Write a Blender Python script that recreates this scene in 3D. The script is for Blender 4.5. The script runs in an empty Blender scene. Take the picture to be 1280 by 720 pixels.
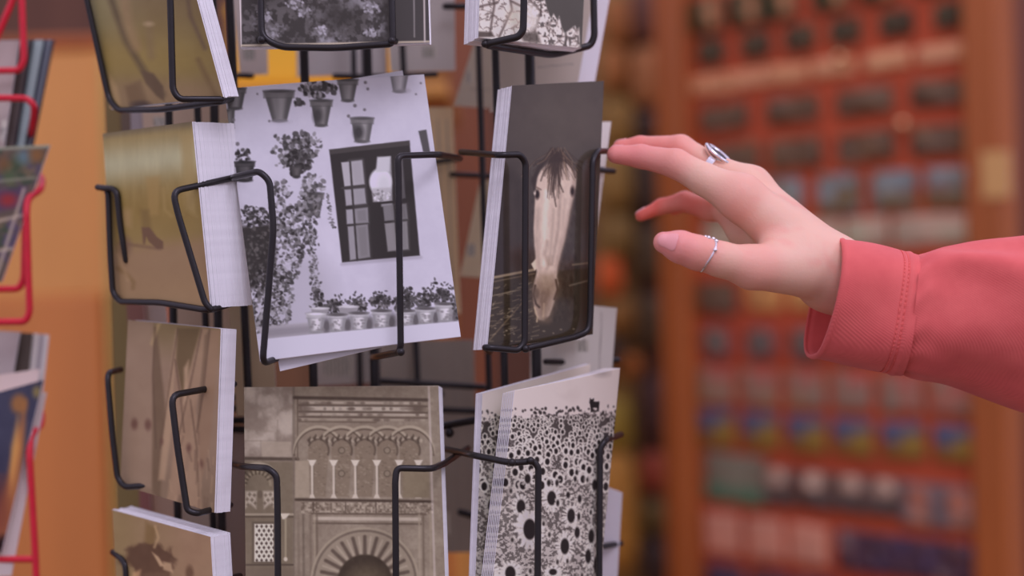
import bpy, math, random
import numpy as np
from mathutils import Vector, Matrix

random.seed(7)
rng = np.random.default_rng(11)
scene = bpy.context.scene
COL = scene.collection

# ------------------------------------------------------------------ camera
FPX = 1777.8
CAM = Vector((0.0, 0.0, 1.45))
ROT = Matrix.Rotation(math.radians(89.5), 3, 'X') @ Matrix.Rotation(math.radians(-1.5), 3, 'Z')
cam_data = bpy.data.cameras.new('camera')
cam_data.lens = 50.0
cam_data.sensor_width = 36.0
cam_data.clip_start = 0.02
cam_data.dof.use_dof = True
cam_data.dof.focus_distance = 0.80
cam_data.dof.aperture_fstop = 2.3
cam_data.dof.aperture_blades = 0
cam = bpy.data.objects.new('camera', cam_data)
COL.objects.link(cam)
cam.matrix_world = Matrix.Translation(CAM) @ ROT.to_4x4()
scene.camera = cam
RN = np.array(ROT)
CN = np.array(CAM)


def P(px, py, d):
    """world point that is d metres deep and is seen at photo position (px, py)"""
    return Vector(CN + RN @ (np.array([(px - 640) / FPX, -(py - 360) / FPX, -1.0]) * d))


def project(pts):
    q = (np.asarray(pts) - CN) @ RN
    d = -q[:, 2]
    return 640 + FPX * q[:, 0] / d, 360 - FPX * q[:, 1] / d


def ray_plane(px, py, p0, n):
    o = np.array(CAM)
    v = RN @ np.array([(px - 640) / FPX, -(py - 360) / FPX, -1.0])
    t = np.dot(np.array(p0) - o, n) / np.dot(v, n)
    return Vector(o + v * t)


# ------------------------------------------------------------------ colour
def lin(c):
    c = np.asarray(c, dtype=float) / 255.0
    return np.where(c <= 0.04045, c / 12.92, ((c + 0.055) / 1.055) ** 2.4)


WHITE_SEEN = lin((187, 178, 206)) / 0.80


def alb(c):
    """albedo of a thing that looks like sRGB c in the light of the place"""
    return np.clip(lin(c) / WHITE_SEEN, 0.004, 0.92)


# ------------------------------------------------------------------ materials
MATS = {}


def material(name, color=None, rough=0.6, metal=0.0, vary=0.0, scale=60.0, bump=0.0, bump_scale=400.0, attr=False,
             raw=False, spec=0.5, sss=0.0, coat=0.0):
    if name in MATS:
        return MATS[name]
    m = bpy.data.materials.new(name)
    m.use_nodes = True
    nt = m.node_tree
    b = nt.nodes['Principled BSDF']
    b.inputs['Roughness'].default_value = rough
    b.inputs['Metallic'].default_value = metal
    b.inputs['Specular IOR Level'].default_value = spec
    if coat:
        b.inputs['Coat Weight'].default_value = coat
        b.inputs['Coat Roughness'].default_value = 0.15
    tc = nt.nodes.new('ShaderNodeTexCoord')
    if attr:
        a = nt.nodes.new('ShaderNodeAttribute')
        a.attribute_name = 'print'
        src = a.outputs['Color']
    else:
        c = np.array(color, dtype=float) if raw else alb(color)
        rgb = nt.nodes.new('ShaderNodeRGB')
        rgb.outputs[0].default_value = (*[float(x) for x in c], 1)
        src = rgb.outputs[0]
    if vary > 0:
        nz = nt.nodes.new('ShaderNodeTexNoise')
        nz.inputs['Scale'].default_value = scale
        nz.inputs['Detail'].default_value = 6
        nt.links.new(tc.outputs['Object'], nz.inputs['Vector'])
        mr = nt.nodes.new('ShaderNodeMapRange')
        mr.inputs['From Min'].default_value = 0.25
        mr.inputs['From Max'].default_value = 0.75
        mr.inputs['To Min'].default_value = 1 - vary
        mr.inputs['To Max'].default_value = 1 + vary
        nt.links.new(nz.outputs['Fac'], mr.inputs['Value'])
        mul = nt.nodes.new('ShaderNodeVectorMath')
        mul.operation = 'SCALE'
        nt.links.new(src, mul.inputs[0])
        nt.links.new(mr.outputs['Result'], mul.inputs['Scale'])
        src = mul.outputs[0]
    nt.links.new(src, b.inputs['Base Color'])
    if bump > 0:
        nb = nt.nodes.new('ShaderNodeTexNoise')
        nb.inputs['Scale'].default_value = bump_scale
        nb.inputs['Detail'].default_value = 4
        nt.links.new(tc.outputs['Object'], nb.inputs['Vector'])
        bp = nt.nodes.new('ShaderNodeBump')
        bp.inputs['Strength'].default_value = bump
        bp.inputs['Distance'].default_value = 0.001
        nt.links.new(nb.outputs['Fac'], bp.inputs['Height'])
        nt.links.new(bp.outputs['Normal'], b.inputs['Normal'])
    if sss > 0:
        b.inputs['Subsurface Weight'].default_value = sss
        b.inputs['Subsurface Radius'].default_value = (1.0, 0.35, 0.2)
        b.inputs['Subsurface Scale'].default_value = 0.006
    MATS[name] = m
    return m


def wood(name, color, dark=0.72, scale=3.0, vertical=True, rough=0.5):
    if name in MATS:
        return MATS[name]
    m = bpy.data.materials.new(name)
    m.use_nodes = True
    nt = m.node_tree
    b = nt.nodes['Principled BSDF']
    b.inputs['Roughness'].default_value = rough
    tc = nt.nodes.new('ShaderNodeTexCoord')
    mp = nt.nodes.new('ShaderNodeMapping')
    mp.inputs['Scale'].default_value = (9, 9, 0.8) if vertical else (0.8, 9, 9)
    nt.links.new(tc.outputs['Object'], mp.inputs['Vector'])
    nz = nt.nodes.new('ShaderNodeTexNoise')
    nz.inputs['Scale'].default_value = scale
    nz.inputs['Detail'].default_value = 7
    nz.inputs['Distortion'].default_value = 0.6
    nt.links.new(mp.outputs[0], nz.inputs['Vector'])
    rp = nt.nodes.new('ShaderNodeValToRGB')
    c = alb(color)
    rp.color_ramp.elements[0].position = 0.3
    rp.color_ramp.elements[1].position = 0.7
    rp.color_ramp.elements[0].color = (*[float(x * dark) for x in c], 1)
    rp.color_ramp.elements[1].color = (*[float(min(1, x * 1.12)) for x in c], 1)
    nt.links.new(nz.outputs['Fac'], rp.inputs['Fac'])
    nt.links.new(rp.outputs['Color'], b.inputs['Base Color'])
    MATS[name] = m
    return m


M_PRINT = material('printed_card', attr=True, rough=0.5, spec=0.15)
M_GLOSS = material('glossy_printed_card', attr=True, rough=0.13, spec=0.5)
M_PRINT_MATT = material('printed_relief', attr=True, rough=0.6, spec=0.3)
M_EDGE = material('white_card_edge', (198, 190, 216), rough=0.8, vary=0.05, scale=300)
M_BLACK = material('black_coated_wire', (27, 23, 26), rough=0.33, spec=0.4, vary=0.15, scale=200)
M_RED = material('red_coated_wire', (180, 22, 46), rough=0.4, spec=0.5, vary=0.08, scale=150)
M_SILVER = material('polished_silver', (0.88, 0.86, 0.86), rough=0.12, metal=1.0, raw=True, bump=0.05)
M_STONE = material('dark_stone', (0.012, 0.018, 0.022), rough=0.12, raw=True, spec=0.6)
M_CLOTH = None


# ------------------------------------------------------------------ object helpers
def new_obj(name, verts, faces, mats, parent=None, origin=None, smooth=False, mat_index=None, colors=None):
    me = bpy.data.meshes.new(name)
    v = np.asarray(verts, dtype=float)
    if origin is None:
        origin = (0, 0, 0) if parent is not None else (
            (v[:, 0].min() + v[:, 0].max()) / 2, (v[:, 1].min() + v[:, 1].max()) / 2, v[:, 2].min())
    og = np.array(origin, dtype=float)
    me.from_pydata((v - og).tolist(), [], faces)
    for m in (mats if isinstance(mats, (list, tuple)) else [mats]):
        me.materials.append(m)
    if mat_index is not None:
        me.polygons.foreach_set('material_index', np.asarray(mat_index, dtype=np.int32))
    if smooth:
        me.polygons.foreach_set('use_smooth', np.ones(len(me.polygons), dtype=bool))
    if colors is not None:
        at = me.attributes.new('print', 'FLOAT_COLOR', 'POINT')
        c4 = np.ones((len(v), 4), dtype=np.float32)
        c4[:, :3] = colors
        at.data.foreach_set('color', c4.ravel())
    me.update()
    o = bpy.data.objects.new(name, me)
    COL.objects.link(o)
    o.location = og
    if parent is not None:
        o.parent = parent
        pl = parent.matrix_world.translation if parent.parent is not None else parent.location
        o.location = Vector(og) - world_loc(parent)
    return o


def world_loc(o):
    l = Vector(o.location)
    while o.parent is not None:
        o = o.parent
        l += Vector(o.location)
    return l


def tag(o, label=None, cat=None, group=None, kind=None):
    if label:
        o['label'] = label
    if cat:
        o['category'] = cat
    if group:
        o['group'] = group
    if kind:
        o['kind'] = kind
    return o


def thing(name, label, cat, loc, group=None):
    o = bpy.data.objects.new(name, None)
    o.empty_display_size = 0.02
    COL.objects.link(o)
    o.location = loc
    return tag(o, label, cat, group)


def join(*vf):
    V, F = [], []
    for v, f in vf:
        k = len(V)
        V.extend([tuple(x) for x in v])
        F.extend([tuple(i + k for i in q) for q in f])
    return V, F


def box(c, s, rz=0.0, bev=0.0):
    """bevelled box as verts and faces; c centre, s full size"""
    hx, hy, hz = s[0] / 2, s[1] / 2, s[2] / 2
    ca, sa = math.cos(rz), math.sin(rz)
    if bev <= 0:
        pr = [(hx, hy)]
        loop = [(-hx, -hy), (hx, -hy), (hx, hy), (-hx, hy)]
        layers = [(-hz, 1.0, loop), (hz, 1.0, loop)]
    else:
        def lp(i):
            a, b_ = hx - i, hy - i
            e = bev
            return [(-a + e, -b_), (a - e, -b_), (a, -b_ + e), (a, b_ - e), (a - e, b_), (-a + e, b_), (-a, b_ - e), (-a, -b_ + e)]
        layers = [(-hz, 1, lp(bev * 0.6)), (-hz + bev, 1, lp(0)), (hz - bev, 1, lp(0)), (hz, 1, lp(bev * 0.6))]
    V, F = [], []
    n = len(layers[0][2])
    for z, _, l in layers:
        for x, y in l:
            V.append((c[0] + x * ca - y * sa, c[1] + x * sa + y * ca, c[2] + z))
    for k in range(len(layers) - 1):
        for i in range(n):
            j = (i + 1) % n
            F.append((k * n + i, k * n + j, (k + 1) * n + j, (k + 1) * n + i))
    F.append(tuple(range(n - 1, -1, -1)))
    F.append(tuple((len(layers) - 1) * n + i for i in range(n)))
    return V, F


def fillet(pts, r, n=5):
    pts = [Vector(p) for p in pts]
    out = [pts[0]]
    for i in range(1, len(pts) - 1):
        a, b, c = pts[i - 1], pts[i], pts[i + 1]
        u, v = (a - b), (c - b)
        rr = min(r, u.length * 0.45, v.length * 0.45)
        s, e = b + u.normalized() * rr, b + v.normalized() * rr
        for k in range(n + 1):
            t = k / n
            out.append((1 - t) ** 2 * s + 2 * t * (1 - t) * b + t * t * e)
    out.append(pts[-1])
    return out


def tube(pts, r, n=10, cap=True):
    pts = [Vector(p) for p in pts]
    V, F = [], []
    up = None
    m = len(pts)
    for i, p in enumerate(pts):
        t = (pts[min(i + 1, m - 1)] - pts[max(i - 1, 0)]).normalized()
        if up is None:
            up = Vector((0, 0, 1)) if abs(t.z) < 0.9 else Vector((1, 0, 0))
        s = t.cross(up).normalized()
        up = s.cross(t).normalized()
        for k in range(n):
            a = 2 * math.pi * k / n
            V.append(p + (s * math.cos(a) + up * math.sin(a)) * r)
    for i in range(m - 1):
        for k in range(n):
            j = (k + 1) % n
            F.append((i * n + k, i * n + j, (i + 1) * n + j, (i + 1) * n + k))
    if cap:
        for end, sg in ((0, -1), (m - 1, 1)):
            t = (pts[min(end + 1, m - 1)] - pts[max(end - 1, 0)]).normalized() * sg
            base = len(V)
            for k in range(n):
                V.append(pts[end] + (V[end * n + k] - pts[end]) * 0.7 + t * r * 0.6)
            V.append(pts[end] + t * r * 0.85)
            for k in range(n):
                j = (k + 1) % n
                q = (end * n + k, end * n + j, base + j, base + k)
                F.append(q if sg > 0 else q[::-1])
                q = (base + k, base + j, base + n)
                F.append(q if sg > 0 else q[::-1])
    return V, F


def ball(c, r, n=10, m=7, sc=(1, 1, 1)):
    V, F = [], []
    c = Vector(c)
    for i in range(m + 1):
        a = math.pi * i / m
        for k in range(n):
            b = 2 * math.pi * k / n
            V.append(c + Vector((math.sin(a) * math.cos(b) * sc[0], math.sin(a) * math.sin(b) * sc[1], math.cos(a) * sc[2])) * r)
    for i in range(m):
        for k in range(n):
            j = (k + 1) % n
            F.append((i * n + k, (i + 1) * n + k, (i + 1) * n + j, i * n + j))
    return V, F


# ------------------------------------------------------------------ painting
def vnoise(x, y, seed=0):
    xi, yi = np.floor(x).astype(np.int64), np.floor(y).astype(np.int64)
    xf, yf = x - xi, y - yi
    u, v = xf * xf * (3 - 2 * xf), yf * yf * (3 - 2 * yf)

    def h(a, b):
        n = (a * 374761393 + b * 668265263 + seed * 974634777) & 0xFFFFFFFF
        n = ((n ^ (n >> 13)) * 1274126177) & 0xFFFFFFFF
        return ((n ^ (n >> 16)) & 0xFFFF) / 65535.0
    return (h(xi, yi) * (1 - u) + h(xi + 1, yi) * u) * (1 - v) + (h(xi, yi + 1) * (1 - u) + h(xi + 1, yi + 1) * u) * v


def fbm(x, y, s, seed=0, o=4):
    r, a, t = 0, 0.5, 0
    for k in range(o):
        r = r + a * vnoise(x / s, y / s, seed + k * 17)
        t += a
        a *= 0.55
        s = s / 2.03
    return r / t


def sstep(a, b, x):
    t = np.clip((x - a) / (b - a), 0, 1)
    return t * t * (3 - 2 * t)


class Paint:
    """a print, painted point by point: X, Y are the picture's own coordinates"""

    def __init__(self, X, Y, base):
        self.X, self.Y = X, Y
        self.C = np.tile(np.array(base, dtype=float), (len(X), 1))
        self.r = np.random.default_rng(5)

    def mix(self, m, c, idx=None):
        c = np.asarray(c, dtype=float)
        if idx is None:
            self.C += (c - self.C) * m[:, None]
        else:
            self.C[idx] += ((c if c.ndim == 1 else c[idx]) - self.C[idx]) * m[:, None]

    def near(self, x0, x1, y0, y1):
        return np.nonzero((self.X > x0) & (self.X < x1) & (self.Y > y0) & (self.Y < y1))[0]

    def poly(self, pts, c, soft=0.8, a=1.0):
        pts = np.array(pts, dtype=float)
        p = soft + 1
        i = self.near(pts[:, 0].min() - p, pts[:, 0].max() + p, pts[:, 1].min() - p, pts[:, 1].max() + p)
        if len(i) == 0:
            return
        x, y = self.X[i], self.Y[i]
        ins = np.zeros(len(i), bool)
        dm = np.full(len(i), 1e9)
        n = len(pts)
        for k in range(n):
            x0, y0 = pts[k]
            x1, y1 = pts[(k + 1) % n]
            cr = ((y0 > y) != (y1 > y)) & (x < (x1 - x0) * (y - y0) / (y1 - y0 + 1e-12) + x0)
            ins ^= cr
            L = (x1 - x0) ** 2 + (y1 - y0) ** 2 + 1e-9
            t = np.clip(((x - x0) * (x1 - x0) + (y - y0) * (y1 - y0)) / L, 0, 1)
            dm = np.minimum(dm, np.hypot(x - x0 - t * (x1 - x0), y - y0 - t * (y1 - y0)))
        sd = np.where(ins, -dm, dm)
        self.mix(a * np.clip(0.5 - sd / (2 * soft), 0, 1), c, i)

    def ell(self, cx, cy, rx, ry, c, ang=0.0, soft=0.8, a=1.0):
        R = max(rx, ry) + soft + 1
        i = self.near(cx - R, cx + R, cy - R, cy + R)
        if len(i) == 0:
            return
        x, y = self.X[i] - cx, self.Y[i] - cy
        ca, sa = math.cos(ang), math.sin(ang)
        u, v = x * ca + y * sa, -x * sa + y * ca
        k = np.sqrt((u / rx) ** 2 + (v / ry) ** 2)
        sd = (k - 1) * min(rx, ry)
        self.mix(a * np.clip(0.5 - sd / (2 * soft), 0, 1), c, i)

    def line(self, pts, w, c, soft=0.8, a=1.0):
        pts = np.array(pts, dtype=float)
        p = w + soft + 1
        i = self.near(pts[:, 0].min() - p, pts[:, 0].max() + p, pts[:, 1].min() - p, pts[:, 1].max() + p)
        if len(i) == 0:
            return
        x, y = self.X[i], self.Y[i]
        dm = np.full(len(i), 1e9)
        for k in range(len(pts) - 1):
            x0, y0 = pts[k]
            x1, y1 = pts[k + 1]
            L = (x1 - x0) ** 2 + (y1 - y0) ** 2 + 1e-9
            t = np.clip(((x - x0) * (x1 - x0) + (y - y0) * (y1 - y0)) / L, 0, 1)
            dm = np.minimum(dm, np.hypot(x - x0 - t * (x1 - x0), y - y0 - t * (y1 - y0)))
        self.mix(a * np.clip(0.5 - (dm - w / 2) / (2 * soft), 0, 1), c, i)

    def leaves(self, n, cx, cy, rx, ry, s0, s1, cols, a=0.9, edge=1.6):
        for _ in range(n):
            t = self.r.uniform(0, 2 * math.pi)
            q = self.r.uniform(0, 1) ** (1 / edge)
            x, y = cx + rx * q * math.cos(t), cy + ry * q * math.sin(t)
            s = self.r.uniform(s0, s1)
            c = cols[self.r.integers(len(cols))]
            self.ell(x, y, s, s * self.r.uniform(0.45, 0.9), c, ang=self.r.uniform(0, 3.1), soft=0.7, a=a)

    def grain(self, amp, s, seed=0, o=3):
        self.C += ((fbm(self.X, self.Y, s, seed, o) - 0.5) * 2 * amp)[:, None]


# ------------------------------------------------------------------ flat printed slabs
def slab(name, corners, paint, step=1.0, thick=0.0007, bend=0.0, relief=None, mats=None, parent=None, jitter_edge=0.0, curl=0.0):
    """corners TL TR BR BL as world points; front is a fine grid that carries the print"""
    TL, TR, BR, BL = [np.array(c) for c in corners]
    xs, ys = project(np.array([TL, TR, BR, BL]))
    w = max(math.hypot(xs[1] - xs[0], ys[1] - ys[0]), math.hypot(xs[2] - xs[3], ys[2] - ys[3]))
    h = max(math.hypot(xs[3] - xs[0], ys[3] - ys[0]), math.hypot(xs[2] - xs[1], ys[2] - ys[1]))
    nx, ny = max(4, int(w / step)), max(4, int(h / step))
    u, v = np.meshgrid(np.linspace(0, 1, nx + 1), np.linspace(0, 1, ny + 1))
    u, v = u.ravel(), v.ravel()
    U, W = u[:, None], v[:, None]
    pos = (TL * (1 - U) + TR * U) * (1 - W) + (BL * (1 - U) + BR * U) * W
    nrm = np.cross(TR - TL, BL - TL)
    nrm /= np.linalg.norm(nrm)
    if np.dot(nrm, CN - TL) < 0:
        nrm = -nrm
    off = bend * (1 - (2 * u - 1) ** 2) + curl * (np.clip(0.35 - v, 0, 1) / 0.35) ** 2 * (0.3 + 0.7 * u)
    X, Y = project(pos)
    if relief is not None:
        off = off + relief(u, v)
    pos = pos + nrm * off[:, None]
    cols = alb(np.clip(paint(X, Y, u, v), 6, 236))
    cols = np.clip(cols * np.maximum(.25, 1 - .015 / cols.mean(1, keepdims=True)), .006, .92)
    nv = len(pos)
    row = nx + 1
    idx = np.arange(nv).reshape(ny + 1, nx + 1)
    q = np.stack([idx[:-1, :-1], idx[1:, :-1], idx[1:, 1:], idx[:-1, 1:]], -1).reshape(-1, 4)
    loop = list(idx[0, :]) + list(idx[1:, -1]) + list(idx[-1, -2::-1]) + list(idx[-2:0:-1, 0])
    back = pos[loop] - nrm * thick
    k = len(loop)
    faces = q.tolist()
    mi = [0] * len(faces)
    for i in range(k):
        j = (i + 1) % k
        faces.append((loop[i], loop[j], nv + j, nv + i))
        mi.append(1)
    faces.append([nv + i for i in range(k)])
    mi.append(1)
    allv = np.vstack([pos, back])
    allc = np.vstack([cols, cols[loop]])
    o = new_obj(name, allv, faces, mats or [M_PRINT, M_EDGE], parent=parent, mat_index=mi, colors=allc)
    if relief is not None or bend or curl:
        o.data.polygons.foreach_set('use_smooth', np.array([m == 0 for m in mi]))
    o['_n'] = [float(x) for x in nrm]
    return o


def flat(cs):
    """keeps the fourth corner in the plane of the other three"""
    TL, TR, BR, BL = [np.array(c) for c in cs]
    n = np.cross(TR - TL, BL - TL)
    v = BR - CN
    return [TL, TR, CN + v * (np.dot(TL - CN, n) / np.dot(v, n)), BL]


def corners_px(c):
    return flat([P(*q) for q in c])


def stack(front, corners, n, pitch, label, group, side=0.0, start=0.0012, fan=(0, 0), thick=None, tilt=0.0, jit=0.0006):
    thick = thick or pitch * .965
    """plain white cards standing behind a front card: one card is built, the others are copies of it"""
    cs = corners_px(corners)
    nrm = np.array(front['_n'])
    right = cs[1] - cs[0]
    right /= np.linalg.norm(right)
    first = None
    c0 = sum(cs) / 4
    r = random.Random(len(label) + n)
    for i in range(n):
        sh = -nrm * (start + i * pitch) + right * (r.uniform(-jit, jit) + fan[0] * i) + np.array((0, 0, 1)) * (r.uniform(-jit, jit * 0.3) + fan[1] * i)
        if first is None:
            g = 9
            f = [(cs[0] * (1 - a) + cs[1] * a) * (1 - b) + (cs[3] * (1 - a) + cs[2] * a) * b for b in np.linspace(0, 1, g) for a in np.linspace(0, 1, g)]
            V = f + [c - nrm * thick for c in f]
            F = []
            for y in range(g - 1):
                for x in range(g - 1):
                    k = y * g + x
                    F.append((k, k + g, k + g + 1, k + 1))
                    F.append((g * g + k, g * g + k + 1, g * g + k + g + 1, g * g + k + g))
            lp = list(range(g)) + [y * g + g - 1 for y in range(1, g)] + [(g - 1) * g + x for x in range(g - 2, -1, -1)] + [y * g for y in range(g - 2, 0, -1)]
            for x in range(len(lp)):
                a, b = lp[x], lp[(x + 1) % len(lp)]
                F.append((a, b, g * g + b, g * g + a))
            o = new_obj('postcard', V, F, M_EDGE)
            first = o
            base = Vector(o.location)
        else:
            o = first.copy()
            COL.objects.link(o)
        o.location = base + Vector(sh)
        tag(o, label, 'postcard', group)
    return first

# ================================================================== the pictures on the cards
def pot(p, cx, top, bot, wt, wb, c, rim=True, dark_left=0.0, lean=0.0):
    cx2 = cx + lean
    dk = [k * 0.74 for k in c]
    lt = [min(235, k * 1.18) for k in c]
    p.poly([(cx - wt / 2, top), (cx + wt / 2, top), (cx2 + wb / 2, bot), (cx2 - wb / 2, bot)], dk)
    p.poly([(cx - wt * .30, top + 1), (cx + wt * .28, top + 1), (cx2 + wb * .24, bot - 1), (cx2 - wb * .26, bot - 1)], c, soft=2.5)
    p.poly([(cx - wt * .02, top + 3), (cx + wt * .20, top + 3), (cx2 + wb * .16, bot - 2), (cx2 - wb * .0, bot - 2)], lt, soft=2.5, a=0.7)
    p.ell(cx2, bot, wb / 2, 2, dk)
    if rim:
        h = (bot - top) * 0.20
        p.poly([(cx - wt / 2 - 1.2, top - 1), (cx + wt / 2 + 1.2, top - 1), (cx + wt / 2 + .5, top + h), (cx - wt / 2 - .5, top + h)], [k * .9 for k in c], a=.75)
        p.line([(cx - wt / 2, top + h + .6), (cx + wt / 2, top + h + .6)], 1.2, dk, a=.7)
        p.ell(cx, top - .5, wt / 2, 2.0, [k * .6 for k in c], a=.8)
    if dark_left:
        p.ell(cx - wt * .16, (top * .4 + bot * .6), wt * .22, (bot - top) * .32, (62, 58, 64), soft=3, a=dark_left)


G_D = [(52, 47, 50), (66, 61, 66), (84, 79, 86)]
G_M = [(92, 87, 95), (112, 106, 116), (70, 66, 71), (132, 126, 140)]


def paint_courtyard(X, Y, u, v):
    p = Paint(X, Y, (187, 179, 207))
    p.grain(5, 60, 3)
    p.grain(3, 9, 4)
    # shaded plaster low on the left
    p.ell(375, 375, 46, 60, (166, 158, 182), soft=14, a=.8)
    # pots along the top
    pot(p, 294, 111, 136, 27, 17, (112, 106, 116))
    pot(p, 284, 137, 160, 19, 13, (110, 104, 112), rim=False, lean=2)
    pot(p, 349, 115, 152, 38, 18, (116, 110, 119), lean=1)
    p.ell(352, 153, 12, 3, (160, 152, 176), soft=2, a=.5)
    p.leaves(90, 398, 112, 24, 11, 2, 4.5, G_D + [(104, 98, 108), (150, 143, 160)])
    p.leaves(12, 374, 129, 6, 5, 2.5, 4, G_D)
    pot(p, 402, 127, 158, 27, 15, (116, 110, 118), dark_left=.8)
    pot(p, 435, 101, 127, 25, 15, (116, 110, 119))
    pot(p, 499, 89, 115, 25, 15, (158, 151, 168))
    p.ell(503, 114, 8, 2.5, (140, 132, 150), soft=2, a=.6)
    pot(p, 453, 149, 178, 28, 18, (128, 122, 132), dark_left=.9)
    p.poly([(523, 164), (533, 162), (538, 192), (529, 190)], (82, 77, 84))
    for x, y, r in ((444, 133, 2.2), (456, 138, 1.8), (436, 146, 2), (457, 104, 2), (460, 112, 1.8), (520, 118, 1.2), (526, 104, 1.3), (322, 118, 1.2), (337, 152, 1.5), (292, 150, 2), (297, 180, 2.5), (290, 176, 1.8), (303, 188, 2)):
        p.ell(x, y, r, r, (112, 105, 118))
    # plant under the second pot
    p.leaves(170, 372, 190, 24, 24, 2, 4.6, G_M + G_D + [(168, 160, 182)], a=.85)
    p.leaves(40, 372, 205, 18, 14, 2.5, 4.5, G_D)
    p.leaves(30, 352, 190, 16, 24, 1.2, 3, G_M)
    p.leaves(30, 392, 184, 14, 16, 1.2, 3, G_M + [(176, 168, 192)])
    pot(p, 371, 209, 222, 15, 9, (86, 80, 86), rim=False)
    p.leaves(55, 392, 232, 15, 13, 1.5, 4, G_M + [(165, 158, 178)])
    pot(p, 392, 243, 272, 26, 16, (118, 111, 120), dark_left=.7)
    # plant on the left
    p.leaves(26, 305, 194, 11, 9, 1.5, 3.2, G_D)
    pot(p, 306, 203, 226, 25, 19, (78, 73, 80))
    p.leaves(22, 317, 264, 16, 7, 1.8, 3.5, G_D)
    # climbing bush
    for cx, cy, rx, ry, n in ((352, 260, 16, 36, 130), (372, 284, 26, 26, 190), (352, 318, 28, 42, 330), (386, 260, 16, 22, 90), (348, 372, 20, 40, 230)):
        p.leaves(n, cx, cy, rx, ry, 1.4, 3.6, G_D + G_M + [(150, 143, 160), (180, 172, 198)], a=.85, edge=2)
    p.poly([(296, 283), (338, 279), (346, 312), (336, 360), (304, 362)], (58, 52, 54), soft=4, a=.97)
    p.leaves(260, 322, 315, 24, 40, 1.3, 2.6, [(60, 55, 58), (84, 78, 82), (100, 93, 98), (66, 60, 63)], a=.7)
    p.leaves(140, 318, 272, 22, 12, 1.5, 3, G_D + [(180, 172, 198)], a=.9)
    p.leaves(240, 332, 375, 24, 38, 1.2, 3.2, [(52, 47, 50), (76, 70, 76), (176, 168, 190), (110, 104, 113)], a=.85)
    p.leaves(60, 330, 405, 26, 12, 1.5, 3, G_D + [(150, 143, 158)])
    for _ in range(150):
        t = p.r.uniform(0, 1)
        p.ell(389 + 8 * t + p.r.normal(0, 4), 285 + 110 * t, p.r.uniform(1, 2.4), p.r.uniform(.8, 1.6), G_M[p.r.integers(4)], ang=p.r.uniform(0, 3))
    for _ in range(40):
        t = p.r.uniform(0, 1)
        p.ell(408 + 10 * t + p.r.normal(0, 1.5), 240 + 48 * t, p.r.uniform(.8, 1.6), .9, G_M[p.r.integers(4)])
    # window
    F = (58, 52, 55)
    p.poly([(412, 188), (512, 176), (525, 320), (428, 329)], F)
    p.poly([(412, 188), (512, 176), (513, 182), (413, 194)], (80, 73, 77), a=.7)

    def pane(pts, c, c2):
        p.poly(pts, c, soft=1)
        a = np.array(pts)
        p.poly([a[0] * .6 + a[1] * .4, a[1], a[2], a[3] * .55 + a[2] * .45], c2, soft=4, a=.55)
    pane([(427, 204), (453, 201), (456, 231), (431, 234)], (164, 157, 174), (142, 135, 150))
    pane([(431, 238), (456, 236), (458, 255), (433, 258)], (152, 145, 162), (136, 130, 144))
    pane([(433, 263), (460, 260), (461, 279), (434, 281)], (148, 141, 158), (96, 90, 97))
    pane([(435, 284), (460, 281), (463, 322), (438, 326)], (140, 133, 148), (100, 94, 101))
    p.line([(438, 203), (447, 326)], 2.6, (64, 58, 62))
    p.line([(428, 236), (458, 233)], 2.6, (70, 64, 68))
    p.poly([(472, 199), (489, 196), (491, 258), (477, 259)], (140, 134, 148), soft=1)
    p.poly([(495, 196), (503, 195), (507, 248), (499, 250)], (92, 86, 94), soft=1)
    pane([(479, 258), (508, 255), (510, 274), (481, 277)], (122, 116, 127), (92, 86, 92))
    pane([(481, 280), (509, 277), (511, 312), (485, 315)], (134, 127, 138), (110, 104, 112))
    p.line([(494, 258), (498, 313)], 4, (62, 57, 60))
    p.ell(476, 228, 14, 17, (205, 199, 221), soft=1.5)
    p.ell(480, 232, 8, 13, (186, 180, 200), soft=4, a=.7)
    p.poly([(472, 197), (488, 196), (487, 215), (470, 216)], (184, 178, 198), soft=1.2)
    p.poly([(465, 236), (489, 235), (487, 253), (467, 253)], (172, 165, 182), soft=1.5)
    p.leaves(26, 476, 244, 11, 8, 1, 2, [(120, 114, 124), (215, 208, 228)])
    p.line([(462, 256), (508, 251)], 3, (58, 52, 55))
    p.line([(428, 331), (526, 322)], 3, (150, 142, 164), soft=2, a=.8)
    # ground strip and pots
    p.poly([(318, 409), (572, 388), (577, 401), (334, 425)], (160, 152, 170), soft=1.5)
    p.poly([(330, 411), (400, 406), (400, 416), (332, 422)], (136, 128, 144), soft=3)
    tops = ((395.5, 393, 416), (422, 394, 415), (449, 392, 414), (477, 389, 411), (507, 389, 408), (532, 386, 405), (556, 380, 402))
    for i, (x, t, b) in enumerate(tops):
        p.ell(x + 13, b - 8, 5, 10, (84, 78, 86), soft=2.5, a=.85)
        if i:
            p.leaves(60, x - 3, t - 9, 13, 10, 1.3, 3.4, G_D + G_D + [(120, 113, 124)])
            p.leaves(16, x, t - 18, 12, 9, 1, 2.2, G_D)
        else:
            p.leaves(26, x + 2, t - 24, 8, 8, 1.2, 3, G_D)
            p.leaves(20, x + 6, t - 10, 7, 8, 1.5, 3.5, G_D)
    for x, t in ((400, 386), (434, 384), (437, 384)):
        p.poly([(x - 11, t), (x + 12, t - 1), (x + 9, t + 10), (x - 8, t + 10)], (140, 133, 147))
        p.ell(x, t, 11, 1.6, (188, 181, 200))
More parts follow.
